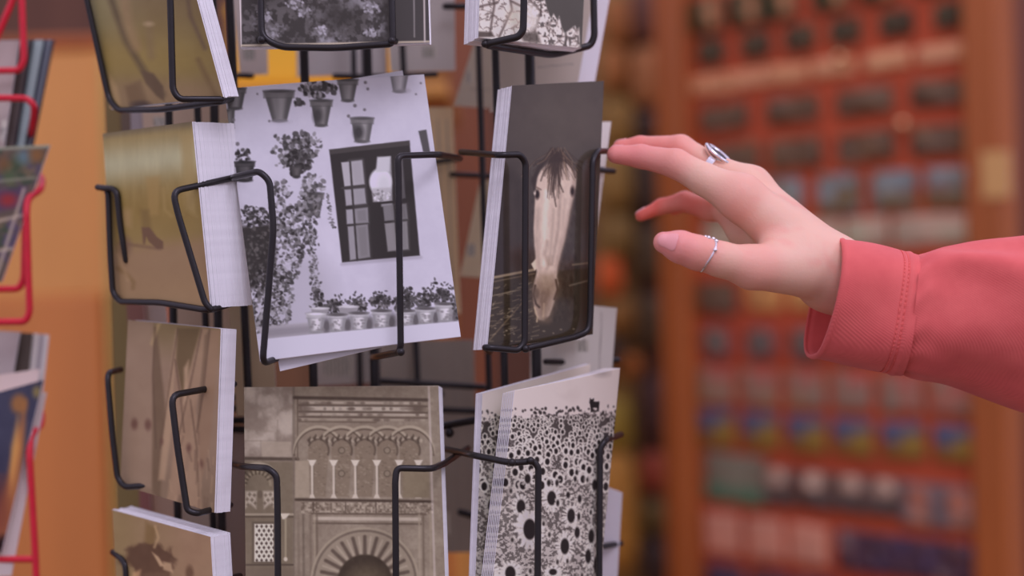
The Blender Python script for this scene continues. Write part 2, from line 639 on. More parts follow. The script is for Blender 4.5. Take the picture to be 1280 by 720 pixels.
    for i, (x, t, b) in enumerate(tops):
        pot(p, x, t, b, 24, 16, (182, 175, 192), rim=True)
        p.ell(x, t, 11, 1.8, (90, 84, 92) if i else (206, 199, 218))
        for _ in range(16):
            p.ell(x + p.r.uniform(-9, 9), p.r.uniform(t + 7, b - 2), p.r.uniform(.8, 2.4), p.r.uniform(.7, 1.6), (124, 117, 128), a=.7)
    p.leaves(45, 508, 372, 14, 12, 1.2, 3, G_D)
    p.leaves(24, 545, 362, 14, 14, 1, 2.2, G_D)
    p.leaves(40, 572, 380, 6, 18, 1.2, 3, G_D)
    # white border
    p.poly([(318, 425), (578, 401), (582, 428), (318, 458)], (190, 183, 210), soft=.8)
    return p.C


def paint_white(X, Y, u, v):
    p = Paint(X, Y, (187, 179, 206))
    p.grain(4, 30, 8)
    return p.C


def paint_mosque(X, Y, u, v):
    p = Paint(X, Y, (136, 120, 112))
    p.grain(10, 26, 21)
    p.grain(9, 4, 22)
    # ashlar wall at upper left
    p.poly([(300, 480), (368, 480), (368, 572), (300, 572)], (163, 147, 143), soft=1)
    i = p.near(300, 368, 480, 572)
    n = fbm(p.X[i], p.Y[i], 22, 31)
    p.C[i] -= (sstep(.45, .75, n) * 30)[:, None] * np.array((1, 1.02, 1.05))
    p.C[i] += (sstep(.55, .25, n) * 10)[:, None]
    p.poly([(327, 552), (364, 552), (364, 571), (327, 571)], (156, 139, 131), soft=1, a=.8)
    for a, b in (((300, 551), (368, 551)), ((326, 551), (326, 571)), ((347, 525), (347, 551))):
        p.line([a, b], 1.2, (128, 112, 106), a=.5)
    p.line([(303, 573), (372, 574)], 4, (84, 70, 64), soft=1.3)
    # upper frame
    p.line([(367, 480), (367, 720)], 3, (112, 97, 90), soft=1.2, a=.8)
    p.line([(372, 497), (372, 574)], 1.6, (104, 88, 80))
    p.line([(368, 497), (534, 500)], 4, (84, 69, 64), soft=1.2)
    for y, x0, x1, h, c in ((504, 378, 526, 3, (172, 156, 150)), (511, 380, 522, 6, (180, 165, 160)), (518.5, 384, 530, 3, (168, 152, 146)), (525, 375, 530, 3, (150, 134, 126))):
        p.line([(x0, y - 1), (x1, y)], h, c, soft=1)
    for y in (507.5, 515.5, 522):
        p.line([(374, y - 1), (534, y + .5)], 2, (96, 80, 74), soft=1)
    for _ in range(60):
        x, y = p.r.uniform(374, 532), p.r.choice((504, 511, 518.5, 525))
        p.ell(x, y, p.r.uniform(1, 5), 2, (104, 88, 82), a=p.r.uniform(.2, .8))
    p.ell(380, 510, 7, 8, (104, 88, 82), soft=3, a=.7)
    p.ell(521, 511, 8, 5, (94, 78, 72), soft=3, a=.9)
    p.line([(374, 527), (470, 528)], 2, (104, 88, 80), a=.8)
    # blind arcade, interlaced horseshoe arches
    cx = (398, 427, 456, 484, 512)
    p.poly([(378, 532), (532, 532), (532, 545), (378, 548)], (132, 115, 106), soft=2)
    for k, x in enumerate(cx):
        a = [(x + 30 * math.cos(t), 566 + 32 * math.sin(t) * 1.02) for t in np.linspace(math.pi, 2 * math.pi, 22)]
        p.line(a, 3.4, (160, 144, 134), soft=1)
        p.line([(q[0], q[1] + 3.2) for q in a], 1.6, (88, 73, 66), soft=1, a=.9)
    for k, x in enumerate(cx):
        for dx in (-11, -4, 4, 11):
            p.poly([(x + dx - 3, 546 - abs(dx) * -.35), (x + dx + 1, 541 + abs(dx) * .4), (x + dx + 3, 548 + abs(dx) * .3), (x + dx, 552 + abs(dx) * .3)], (78, 63, 57), soft=1.2, a=.85)
            p.ell(x + dx + 3, 547 + abs(dx) * .35, 2.2, 2.6, (168, 152, 142), a=.8)
        p.poly([(x - 12, 578)] + [(x + 13 * math.cos(t), 563 + 13 * math.sin(t)) for t in np.linspace(math.pi, 2 * math.pi, 14)] + [(x + 12, 578), (x + 9, 621), (x - 9, 621)], (125, 108, 98), soft=1)
        p.line([(x + 13 * math.cos(t), 563 + 14 * math.sin(t)) for t in np.linspace(math.pi * 1.15, 2.12 * math.pi, 16)], 2, (84, 69, 62), soft=1.2, a=.9)
        for _ in range(46):
            p.ell(x + p.r.uniform(-10, 10), p.r.uniform(556, 618), p.r.uniform(.8, 1.8), .9, (150, 134, 124) if p.r.random() < .5 else (104, 88, 80), a=.55)
        if k in (1, 3):
            for y in (563, 592):
                p.ell(x, y, 4.5, 4.5, (100, 85, 77))
                p.ell(x, y, 3, 3, (132, 116, 106))
    for x in (390, 417, 444, 471, 499, 523):
        p.line([(x + 1.6, 580), (x + 1.6, 620)], 1.4, (96, 81, 74), a=.8)
        p.line([(x, 580), (x + .3, 620)], 2.8, (186, 171, 166))
        p.poly([(x - 5.5, 575), (x + 5.5, 575), (x + 2, 582), (x - 2, 582)], (196, 182, 178))
        p.poly([(x - 2, 618), (x + 2, 618), (x + 4, 623), (x - 4, 623)], (188, 173, 168))
    p.poly([(369, 576), (386, 576), (387, 622), (369, 622)], (152, 135, 125), soft=1)
    p.poly([(504, 588), (536, 588), (537, 622), (504, 622)], (128, 112, 98), soft=1)
    p.line([(370, 624.5), (540, 627)], 3.4, (78, 63, 57), soft=1.2)
    # carved band
    i = p.near(376, 541, 628, 642)
    n = vnoise(p.X[i] / 2.3, p.Y[i] / 2.3, 41)
    p.C[i] += ((n - .5) * 62)[:, None]
    for x in (392, 432, 470):
        p.line([(x, 628), (x, 641)], 1.4, (84, 69, 63), a=.8)
    p.line([(390, 642), (532, 643)], 2, (98, 82, 75), soft=1)
    p.line([(394, 648), (524, 649)], 4.4, (176, 160, 154), soft=1)
    p.line([(392, 654), (526, 655)], 2, (98, 83, 76), soft=1)
    for x, c in ((373, (120, 104, 96)), (379, (104, 89, 82)), (388, (116, 100, 92)), (393, (150, 134, 124)), (396, (104, 88, 80)), (524, (156, 140, 130)), (529, (104, 88, 80)), (538, (150, 134, 124))):
        p.line([(x, 644), (x + 2, 840)], 2.4, c, soft=1.4, a=.85)
    # great horseshoe arch
    c0 = (456, 726)
    p.ell(c0[0], c0[1], 68, 67, (150, 134, 124))
    p.ell(c0[0], c0[1], 65, 64, (112, 97, 90))
    p.ell(c0[0], c0[1], 62, 61, (142, 126, 117))
    for k in range(23):
        t = math.pi + math.pi * (k + .5) / 23
        d0, d1 = 34, 55
        a = (c0[0] + d0 * math.cos(t), c0[1] + d0 * math.sin(t))
        b = (c0[0] + d1 * math.cos(t), c0[1] + d1 * math.sin(t))
        p.line([a, b], 4.4 if k % 2 else 2.2, (86, 71, 66) if k % 2 else (164, 148, 139), soft=1.3, a=.85)
    p.ell(c0[0], c0[1], 34, 33, (70, 57, 50), soft=1.5)
    p.ell(c0[0] + 4, c0[1] + 6, 26, 24, (96, 82, 70), soft=9, a=.9)
    p.poly([(424, 726), (488, 726), (484, 840), (428, 840)], (72, 59, 52), soft=2)
    for x in (436, 456, 476):
        p.line([(x, 735), (x, 840)], 1.6, (96, 82, 72), a=.6)
    i = p.near(398, 526, 658, 690)
    # left bay
    p.poly([(303, 577), (366, 577), (366, 840), (303, 840)], (118, 103, 92), soft=1)
    p.grain(5, 5, 61)
    for r, c in ((27, (160, 145, 136)), (22, (96, 82, 74)), (16, (140, 125, 112))):
        p.line([(322 + r * math.cos(t), 606 + r * math.sin(t)) for t in np.linspace(math.pi, 2 * math.pi, 18)], 3, c, soft=1.2)
    for k in range(9):
        t = math.pi * (1.05 + .1 * k)
        p.line([(322 + 14 * math.cos(t), 606 + 14 * math.sin(t)), (322 + 22 * math.cos(t), 606 + 22 * math.sin(t))], 2.4, (82, 68, 60), a=.8)
    for sx in (-1, 1):
        p.poly([(325 + sx * 4, 614), (325 + sx * 18, 614), (325 + sx * 19, 636), (325 + sx * 12, 630), (325 + sx * 5, 636)], (168, 153, 146), soft=1.6)
        for ax_, ay_ in ((7, 619), (13, 618), (10, 625), (16, 624), (6, 629), (15, 631)):
            p.poly([(325 + sx * ax_, ay_ - 2.6), (325 + sx * (ax_ + 2.2), ay_), (325 + sx * ax_, ay_ + 2.6), (325 + sx * (ax_ - 2.2), ay_)], (106, 91, 82), soft=1, a=.85)
    p.ell(325, 618, 3, 5, (104, 89, 80))
    p.line([(303, 643), (366, 643)], 2.6, (154, 138, 128))
    p.line([(303, 646), (366, 646)], 2.0, (90, 76, 68))
    p.poly([(315, 652), (345, 652), (345, 704), (315, 704)], (100, 86, 78), soft=1)
    p.poly([(318, 655), (342, 655), (342, 702), (318, 702)], (205, 192, 188))
    for r in range(9):
        for q in range(4):
            x, y = 321 + q * 6 + (3 if r % 2 else 0), 658 + r * 5.3
            p.poly([(x, y - 2.4), (x + 1.9, y), (x, y + 2.4), (x - 1.9, y)], (84, 70, 66), soft=.6)
    p.poly([(350, 642), (362, 642), (357, 649), (353, 649)], (196, 182, 176))
    p.line([(357, 649), (357, 698)], 2.4, (150, 135, 120))
    p.ell(357, 699, 2.4, 2.6, (190, 175, 168))
    p.line([(303, 706), (366, 706)], 2.2, (86, 72, 66))
    p.poly([(303, 710), (366, 710), (366, 840), (303, 840)], (112, 96, 88), soft=2, a=.6)
    # border
    p.line([(304, 480), (548, 480)], 5, (196, 180, 184), soft=.8, a=.8)
    p.line([(536, 484), (547, 840)], 3, (196, 180, 184), soft=.8, a=.5)
    return p.C


def paint_garden(X, Y, u, v):
    p = Paint(X, Y, (64, 58, 61))
    n = fbm(X, Y, 34, 71, 5)
    m = sstep(.50, .72, n) * sstep(.40, .62, fbm(X, Y, 9, 72, 3))
    m = m * sstep(490, 470, X)
    mid = sstep(.42, .62, fbm(X, Y, 7, 75, 3)) * sstep(.36, .6, fbm(X, Y, 40, 76, 3)) * sstep(490, 474, X)
    p.mix(mid * .55, (112, 104, 114))
    p.mix(m * .7, (164, 157, 178))
    m2 = sstep(.55, .8, vnoise(X / 3, Y / 3, 73)) * sstep(.42, .6, n) * sstep(488, 470, X)
    p.mix(m2 * .45, (140, 132, 150))
    p.ell(420, 20, 26, 20, (60, 54, 56), soft=14, a=.85)
    for x, y, r in ((464, 10, 8), (368, 4, 7), (338, 44, 6), (400, 38, 6), (463, 40, 6), (330, 20, 8), (380, 16, 6)):
        p.leaves(34, x, y, r * 1.6, r, 1, 2.6, [(176, 168, 192), (140, 132, 150), (110, 103, 114)], a=.7)
    p.poly([(489, -330), (540, -330), (540, 70), (489, 70)], (70, 64, 68), soft=1.5)
    p.line([(514, -300), (518, 46)], 1.5, (150, 140, 150), a=.8)
    p.line([(296, -300), (300.5, 62)], 3.4, (196, 182, 196), soft=.7)
    p.line([(300, 57), (540, 52)], 2.6, (172, 156, 150), soft=.8)
    p.line([(526, -300), (531, 54)], 2, (176, 162, 172), soft=.6)
    return p.C


def paint_horse(X, Y, u, v):
    p = Paint(X, Y, (70, 60, 60))
    p.mix(sstep(120, 0, np.hypot(X - 705, (Y - 150) * 1.0)) * .6, (90, 79, 76))
    p.mix(sstep(650, 620, X) * sstep(180, 330, Y) * .7, (50, 40, 43))
    p.grain(3, 14, 81)
    # timber below
    p.poly([(600, 347), (760, 333), (760, 450), (600, 450)], (64, 53, 46), soft=1.5)
    for a, b, w, c in (((606, 349), (668, 337), 3, (150, 130, 114)), ((608, 354), (668, 342), 1.5, (110, 94, 82)), ((716, 331), (742, 328), 2, (120, 104, 92)), ((712, 357), (738, 350), 1.6, (112, 98, 88)),
                       ((606, 372), (650, 362), 1.5, (130, 114, 100)), ((612, 425), (656, 375), 1.6, (108, 90, 74)), ((614, 410), (648, 380), 1, (100, 84, 70))):
        p.line([a, b], w, c, soft=.8, a=.85)
    for _ in range(160):
        x, y = p.r.uniform(604, 668), p.r.uniform(355, 432)
        p.line([(x, y), (x + p.r.uniform(2, 10), y - p.r.uniform(.3, 3))], p.r.uniform(.5, 1.2), (150, 132, 116) if p.r.random() < .4 else (44, 35, 31), a=.5)
    for _ in range(26):
        x, y = p.r.uniform(610, 735), p.r.uniform(370, 432)
        p.ell(x, y, p.r.uniform(.6, 1.3), .7, (170, 152, 136), a=.7)
    p.poly([(602, 432), (745, 424), (745, 450), (602, 450)], (58, 48, 43), soft=3)
    # head
    p.poly([(664, 330), (671, 322), (673, 335), (668, 338)], (205, 184, 176))
    H = [(671, 223), (676, 213), (684, 206), (694, 202), (706, 203), (715, 208), (720, 217), (720, 230), (717, 246), (713, 262), (710, 280), (706, 300), (701, 318), (697, 334), (696, 346), (698, 354), (696, 366), (692, 380),
         (687, 394), (681, 401), (674, 400), (669, 392), (667, 378), (666, 364), (668, 352), (671, 340), (670, 325), (668, 305), (667, 285), (668, 265), (669, 245)]
    p.poly(H, (196, 172, 169), soft=1.2)
    p.poly([(671, 352), (696, 350), (697, 358), (690, 382), (684, 399), (674, 399), (668, 378), (668, 362)], (118, 94, 82), soft=9)
    p.poly([(674, 342), (692, 342), (690, 362), (676, 362)], (150, 126, 114), soft=5, a=.8)
    # modelling of the bone in the photograph on the card
    p.line([(673, 262), (671, 300), (674, 336)], 5, (168, 146, 142), soft=3, a=.7)
    p.line([(700, 240), (698, 285), (690, 330)], 3, (152, 130, 126), soft=2, a=.75)
    p.line([(706, 250), (703, 290), (694, 332)], 3, (176, 152, 148), soft=2, a=.7)
    p.line([(692, 262), (688, 320), (684, 336)], 2.5, (160, 138, 133), soft=2, a=.7)
    p.line([(683, 240), (681, 300), (680, 330)], 5, (224, 204, 202), soft=3, a=.8)
    p.line([(684, 302), (681, 318), (686, 330)], 4, (140, 116, 110), soft=2.5, a=.6)
    i = p.near(664, 722, 200, 402)
    p.C[i] += ((fbm(p.X[i] * 2, p.Y[i], 7, 83) - .5) * 22)[:, None]
    p.line([(719, 214), (716, 246), (709, 284), (700, 320), (696, 340)], 4, (140, 116, 112), soft=2, a=.55)
    p.poly([(676, 214), (690, 203), (704, 206), (708, 222), (690, 218)], (150, 126, 122), soft=5, a=.6)
    p.ell(671.5, 243, 3.0, 6, (48, 34, 34), soft=1.2)
    p.ell(668.5, 241, 1.4, 3, (196, 178, 178), soft=.8)
    p.ell(715.5, 239, 2.6, 6, (54, 38, 38), soft=1.2)
    p.line([(669, 233), (676, 237)], 2, (110, 88, 84), a=.8)
    # nostrils and lip
    p.line([(669, 357), (667, 368), (670, 380), (674, 384)], 2.6, (72, 55, 48), soft=1.2)
    p.line([(695, 350), (697, 362), (693, 374)], 2.6, (78, 60, 52), soft=1.2)
    p.ell(670.5, 367, 3.6, 7, (96, 76, 66), soft=1.5, a=.8)
    p.line([(668, 384), (672, 396), (671, 402)], 1.8, (186, 160, 140), a=.8)
    p.line([(680, 380), (679, 398)], 2, (180, 152, 134), soft=1.5, a=.7)
    p.ell(683, 400, 6, 3, (92, 74, 64), soft=2, a=.7)
    # forelock
    r = np.random.default_rng(3)
    for k in range(120):
        x0 = r.uniform(688, 706)
        x1 = x0 + r.normal(-2, 14)
        y1 = r.uniform(212, 250) if abs(x1 - 693) < 9 else r.uniform(200, 226)
        p.line([(x0, r.uniform(184, 194)), ((x0 + x1) / 2 + r.normal(0, 2), 200), (x1, y1)], r.uniform(.5, 1.1), (62, 46, 42) if k % 5 else (124, 100, 88), a=.6, soft=.6)
    p.poly([(684, 202), (692, 192), (702, 190), (700, 205), (694, 236), (690, 205)], (62, 47, 44), soft=2.5, a=.85)
    for a in ([(694, 205), (691, 235), (695, 258)], [(697, 205), (699, 228), (704, 240)], [(706, 200), (716, 212), (719, 222)], [(690, 205), (680, 214), (676, 226)]):
        p.line(a, 1.6, (70, 54, 50), a=.85)
    p.poly([(664, 226), (672, 208), (686, 198), (682, 204), (672, 218), (668, 240)], (58, 46, 46), soft=1.5, a=.9)
    return p.C


def paint_rock(X, Y, u, v):
    p = Paint(X, Y, (80, 74, 76))
    p.grain(3, 30, 91)
    E = [(590, -200), (640, -190), (668, -60), (681, 0), (684, 12), (689, 24), (692, 17), (697, 26), (699, 20), (702, 34), (706, 42), (711, 38), (716, 34), (719, 32), (721, 38), (724, 34), (725, 62), (590, 62)]
    p.poly(E, (206, 192, 199), soft=.8)
    i = p.near(590, 728, -210, 64)
    x, y = p.X[i], p.Y[i]
    n = fbm(x + 5 * vnoise(x / 7, y / 7, 3), y, 10, 92, 4)
    ins = p.C[i][:, 0] > 150
    cr = np.exp(-((n - .5) / .045) ** 2) * ins
    p.C[i] += (np.array((96, 82, 84)) - p.C[i]) * (cr * .75)[:, None]
    fine = sstep(.52, .75, vnoise(x / 2.6, y / 3.2, 95)) * ins * sstep(656, 672, x)
    p.C[i] += (np.array((70, 62, 64)) - p.C[i]) * (fine * .8)[:, None]
    for a in ([(612, -20), (618, 6), (612, 44)], [(636, -10), (640, 12), (624, 46)], [(600, 8), (622, 3)], [(640, 2), (660, 12), (652, 18), (668, 24)], [(662, 0), (676, 14), (668, 40)]):
        p.line(a, 2.6, (88, 74, 76), soft=1.2, a=.85)
    p.ell(643, 22, 9, 13, (212, 190, 184), soft=6, a=.6)
    p.ell(664, 22, 9, 16, (212, 200, 206), soft=3, a=.8)
    p.poly([(596, 39), (615, 40), (618, 46), (596, 47)], (78, 66, 66), soft=1.4, a=.9)
    p.poly([(648, 42), (672, 40), (676, 54), (655, 52)], (82, 72, 72), soft=2, a=.85)
    return p.C


BIGF = [(685.5, 622, 5.5, 9), (710, 644, 5, 9), (702, 682, 5.5, 10), (718, 665, 3.5, 7), (737, 670, 4, 9), (733, 695, 4, 9), (649, 633, 5, 9), (659, 661, 7.5, 13), (657, 598, 3.5, 6), (741, 606, 3.5, 7), (687, 714, 5, 4), (744, 706, 3, 11),
        (636, 716, 6, 9), (717, 590, 2, 3.5), (715, 598, 2, 3.5), (692, 603, 2, 4), (682, 603, 2.2, 4), (706, 618, 2.5, 4), (721, 623, 2.6, 5), (693, 628, 2, 4), (720, 645, 2, 5), (736, 640, 1.6, 3),
        (620, 597, 4, 6), (615, 632, 5, 8), (611, 716, 6, 9), (700, 742, 8, 12), (660, 760, 9, 13), (728, 752, 7, 11), (684, 778, 8, 12)]


def paint_sunflowers(X, Y, u, v, x_left=640):
    p = Paint(X, Y, (199, 184, 192))
    p.mix(sstep(.55, .8, fbm(X, Y, 40, 101)) * .5, (186, 170, 176))
    p.ell(750, 466, 9, 4, (120, 108, 112), soft=4, a=.5)
    hz = 522 - (X - 600) * .045
    n = fbm(X, Y, 2.4, 103, 2)
    fld = sstep(-1, 9, Y - hz + (n - .5) * 16)
    t = sstep(.44, .6, n) * sstep(540, 580, Y)
    dk = np.array((66, 57, 60.)) + (np.array((96, 87, 90.)) - np.array((66, 57, 60.))) * sstep(540, 600, Y)[:, None]
    field = dk * (1 - t)[:, None] + np.array((178, 166, 172)) * t[:, None]
    field += ((fbm(X, Y, 24, 105) - .5) * 40)[:, None]
    p.C += (field - p.C) * (fld * .95)[:, None]
    # flowers get larger towards the bottom
    r = np.random.default_rng(8)
    fl = []
    for k in range(430):
        y = 521 + 88 * r.random() ** 1.15
        if 566 < y and r.random() < .62:
            continue
        fl.append((y, r.uniform(588, 776)))
    for y, x in sorted(fl):
        s = 1.4 + (y - 515) * .030
        for q in range(7):
            tt = 6.28 * q / 7 + x
            p.ell(x + s * 1.05 * math.cos(tt), y + s * 1.35 * math.sin(tt), s * .62, s * .72, (206, 194, 200), soft=.7, a=.9)
        p.ell(x, y, s * .85, s * 1.25, (50, 42, 45), soft=.6)
    for k in range(70):
        y = r.uniform(512, 524)
        x = r.uniform(598, 775)
        p.ell(x, y - (x - 600) * .03, r.uniform(.8, 1.6), r.uniform(1, 2.2), (58, 50, 53))
    for k in range(26):
        x, y = r.uniform(600, 765), r.uniform(598, 760)
        p.ell(x, y, 4, 6, (206, 194, 200), soft=2, a=.8)
        p.ell(x, y, 1.7, 3, (66, 58, 60), soft=.8)
    for (x, y, a, b) in BIGF:
        m = max(7, int(a * 3.2))
        for q in range(m * 2):
            tt = math.pi * q / m + r.uniform(-.15, .15)
            L = r.uniform(1.5, 2.3)
            p.line([(x + a * .8 * math.cos(tt), y + b * .8 * math.sin(tt)), (x + a * L * math.cos(tt) * 1.05, y + b * L * .86 * math.sin(tt))], max(1.2, a * .42), (208, 197, 203), soft=.8, a=.9)
        p.ell(x, y, a, b, (52, 44, 47), soft=.8)
    # the bull on the horizon
    p.poly([(733.5, 500), (734, 497), (736, 499), (739, 497.5), (739.5, 500), (738, 502), (742, 503), (746, 501), (746.5, 504), (746, 514), (744, 514), (743.5, 509), (738, 509.5), (737.5, 515), (735, 515), (734.5, 506), (733, 503)], (48, 41, 44), soft=.6)
    p.poly([(733.5, 501), (746.5, 502), (746, 510), (734.5, 509)], (48, 41, 44), soft=.6)
    return p.C


def paint_white_streaks(X, Y, u, v):
    """bare left margin of a fanned card with the bleed of the print along it"""
    p = Paint(X, Y, (192, 180, 196))
    return p.C


def paint_walkers(X, Y, u, v):
    p = Paint(X, Y, (132, 112, 66))
    p.mix(sstep(60, -20, Y) * .6, (120, 100, 74))
    p.mix(sstep(190, 110, X) * sstep(70, 20, Y) * .8, (140, 130, 92))
    p.mix(np.exp(-((Y - 75) / 26) ** 2) * .6, (150, 126, 66))
    p.mix(sstep(85, 118, Y) * .9, (140, 114, 82))
    p.mix(sstep(225, 275, X + (Y - 60) * -.15) * .4, (112, 92, 56))
    p.line([(128, -70), (140, 2), (158, 52), (182, 92), (203, 118)], 7, (92, 76, 52), soft=4, a=.85)
    p.line([(146, -60), (160, 30), (170, 58)], 13, (152, 122, 88), soft=5, a=.6)
    p.poly([(176, 88), (192, 92), (204, 108), (205, 126), (196, 120), (182, 104)], (100, 80, 56), soft=2)
    p.poly([(156, 108), (176, 100), (186, 134), (162, 134)], (116, 92, 62), soft=3, a=.85)
    p.ell(176, 131, 12, 5, (84, 68, 54), soft=2.5)
    p.line([(186, 28), (189, 70)], 9, (128, 106, 72), soft=4, a=.6)
    p.ell(186, 30, 6, 3, (168, 144, 110), soft=2, a=.8)
    p.line([(232, -20), (238, 20), (256, 60)], 5, (104, 84, 62), soft=2.5, a=.8)
    p.line([(248, 75), (272, 124)], 6, (112, 88, 54), soft=3, a=.7)
    p.poly([(134, 90), (146, 108), (152, 135), (136, 135)], (176, 146, 104), soft=3, a=.7)
    p.grain(4, 18, 111)
    return p.C + np.array((5, 4, 14))


def paint_heels(X, Y, u, v):
    yy = Y - 150 + (X - 128) * .12
    p = Paint(X, Y, (140, 116, 66))
    p.mix(sstep(28, 16, yy) * .95, (106, 92, 66))
    p.mix(np.exp(-((yy - 58) / 26) ** 2) * .95, (174, 168, 136))
    p.mix(np.exp(-((yy - 118) / 30) ** 2) * .6, (136, 110, 52))
    p.mix(sstep(150, 176, yy) * .95, (146, 116, 84))
    p.mix(sstep(185, 240, yy) * .5, (158, 126, 88))
    i = p.near(100, 300, 130, 270)
    p.C[i] += ((fbm(p.X[i] * 2.2, p.Y[i] * .3, 9, 121) - .5) * 15)[:, None]
    p.poly([(225, 168), (242, 166), (246, 270), (232, 262)], (158, 134, 84), soft=4, a=.7)
    p.poly([(182, 222), (200, 220), (198, 268), (186, 270)], (158, 128, 74), soft=3, a=.6)
    p.line([(204, 236), (206, 262), (214, 270)], 4, (152, 126, 74), soft=2, a=.7)
    p.poly([(176, 262), (186, 262), (190, 290), (178, 290)], (122, 98, 52), soft=3, a=.85)
    p.poly([(177, 284), (187, 284), (196, 296), (204, 302), (204, 311), (196, 311), (186, 302), (183, 296), (181, 305), (179, 305)], (108, 80, 56), soft=1.2)
    p.line([(150, 304), (200, 311)], 3, (104, 76, 58), soft=2, a=.6)
    p.poly([(150, 260), (164, 262), (164, 284), (150, 284)], (166, 134, 96), soft=4, a=.5)
    p.line([(146, 335), (158, 342), (167, 353), (166, 360)], 5, (128, 100, 60), soft=2, a=.8)
    p.line([(148, 318), (160, 350)], 4, (172, 140, 104), soft=2.5, a=.5)
    p.ell(156, 308, 8, 12, (118, 90, 74), soft=4, a=.7)
    p.grain(3, 22, 122)
    return p.C + np.array((5, 4, 14))


def paint_stems(X, Y, u, v):
    yy = Y - 400 - (X - 160) * .09
    p = Paint(X, Y, (140, 116, 90))
    p.mix(sstep(60, 0, yy) * .9, (122, 104, 62))
    p.mix(sstep(130, 235, yy) * .7, (118, 98, 70))
    # tapering pale stems rising in front of the dark
    for pts, c in (([(158, 400), (192, 402), (190, 610), (152, 606)], (142, 118, 92)), ([(193, 408), (196, 410), (208, 520), (200, 625), (190, 615), (191, 470)], (104, 84, 56)),
                   ([(220, 412), (222, 420), (214, 540), (206, 600), (198, 600), (208, 500)], (164, 136, 104)), ([(222, 410), (250, 410), (236, 470), (228, 500), (220, 452)], (100, 82, 46)),
                   ([(219, 448), (232, 520), (236, 600), (214, 640)], (146, 118, 90)), ([(252, 410), (262, 412), (240, 540), (216, 640), (206, 640), (232, 480)], (152, 124, 94)),
                   ([(230, 460), (236, 450), (234, 500), (230, 505)], (172, 144, 112)), ([(262, 412), (276, 412), (262, 560), (252, 600), (246, 540)], (140, 112, 82)), ([(256, 420), (262, 412), (250, 520), (244, 560)], (112, 90, 62)),
                   ([(240, 500), (246, 520), (252, 640), (232, 640)], (154, 126, 96)), ([(197, 404), (201, 404), (190, 432), (188, 430)], (166, 142, 96))):
        p.poly(pts, c, soft=2, a=.85)
    for a in ([(194, 410), (191, 470), (195, 560)], [(222, 412), (212, 480), (200, 560)], [(219, 450), (226, 500), (230, 540)], [(252, 412), (238, 480), (220, 560)], [(262, 412), (254, 490), (246, 540)], [(238, 500), (246, 560), (248, 620)]):
        p.line(a, 1.8, (92, 72, 48), soft=1.4, a=.7)
    for x, y, r in ((168, 530, 4), (185, 531, 4), (236, 560, 3), (251, 580, 3), (202, 552, 2)):
        p.ell(x, y, r, r * 1.7, (100, 70, 50), soft=2, a=.85)
    for k in range(30):
        x, y = p.r.uniform(196, 270), p.r.uniform(540, 640)
        p.line([(x, y), (x + p.r.uniform(-3, 3), y + p.r.uniform(8, 24))], p.r.uniform(1, 3), (164, 136, 104) if k % 2 else (104, 82, 58), soft=1.4, a=.5)
    p.grain(4, 20, 131)
    return p.C + np.array((7, 4, 17))


def paint_blot(X, Y, u, v):
    p = Paint(X, Y, (146, 119, 88))
    p.mix(sstep(190, 150, X) * .5, (138, 118, 74))
    p.mix(sstep(770, 690, Y) * sstep(196, 240, X) * .8, (154, 122, 96))
    p.poly([(182, 652), (196, 660), (192, 690), (180, 684)], (122, 96, 56), soft=3, a=.8)
    n = fbm(X, Y, 16, 141)
    p.mix(sstep(1.05, .75, np.hypot((X - 186) / 36, (Y - 698) / 20) + (n - .5) * .9) * .9, (92, 66, 46))
    p.mix(sstep(1.05, .8, np.hypot((X - 190) / 26, (Y - 740) / 40) + (n - .5) * .9) * .8, (100, 74, 52))
    p.line([(194, 658), (198, 672), (193, 684)], 3, (176, 146, 108), soft=1.2, a=.8)
    p.poly([(190, 690), (198, 696), (206, 708), (200, 708)], (190, 158, 124), soft=1.2, a=.9)
    p.poly([(204, 702), (214, 704), (216, 716), (204, 712)], (190, 158, 124), soft=1.5, a=.8)
    p.ell(237, 716, 5, 9, (110, 82, 58), soft=2)
    p.poly([(166, 716), (176, 712), (172, 740), (164, 740)], (200, 158, 116), soft=2, a=.7)
    p.grain(4, 14, 142)
    return p.C + np.array((5, 3, 11))


def paint_back(codes=(), lines=(), base=(168, 156, 166), grey=(98, 92, 98)):
    def f(X, Y, u, v):
        p = Paint(X, Y, base)
        p.grain(3, 40, 151)
        for (x0, y0, x1, y1) in codes:
            p.poly([(x0, y0), (x1, y0), (x1, y1), (x0, y1)], (176, 166, 172), soft=.6)
            x = x0 + 1
            k = 0
            while x < x1 - 1:
                p.line([(x, y0 + 1), (x, y1 - 1)], .9 + (k * 7 % 3) * .5, grey, soft=.5)
                x += 2.4 + (k * 5 % 3) * .8
                k += 1
        for (a, b) in lines:
            p.line([a, b], 1.0, (124, 114, 120), soft=.6)
        return p.C
    return f

# ================================================================== postcards in the black spinner rack
def card(label, corners, paint, step=1.0, thick=0.0008, bend=0.0, group=None, curl=0.0, mat=None):
    o = slab('postcard', corners_px(corners), paint, step=step, thick=thick, bend=bend, curl=curl, mats=[mat or M_PRINT, M_EDGE])
    return tag(o, label, 'postcard', group)


G_BW = 'black and white postcards facing the viewer'
G_SEP = 'sepia postcards on the left face of the rack'

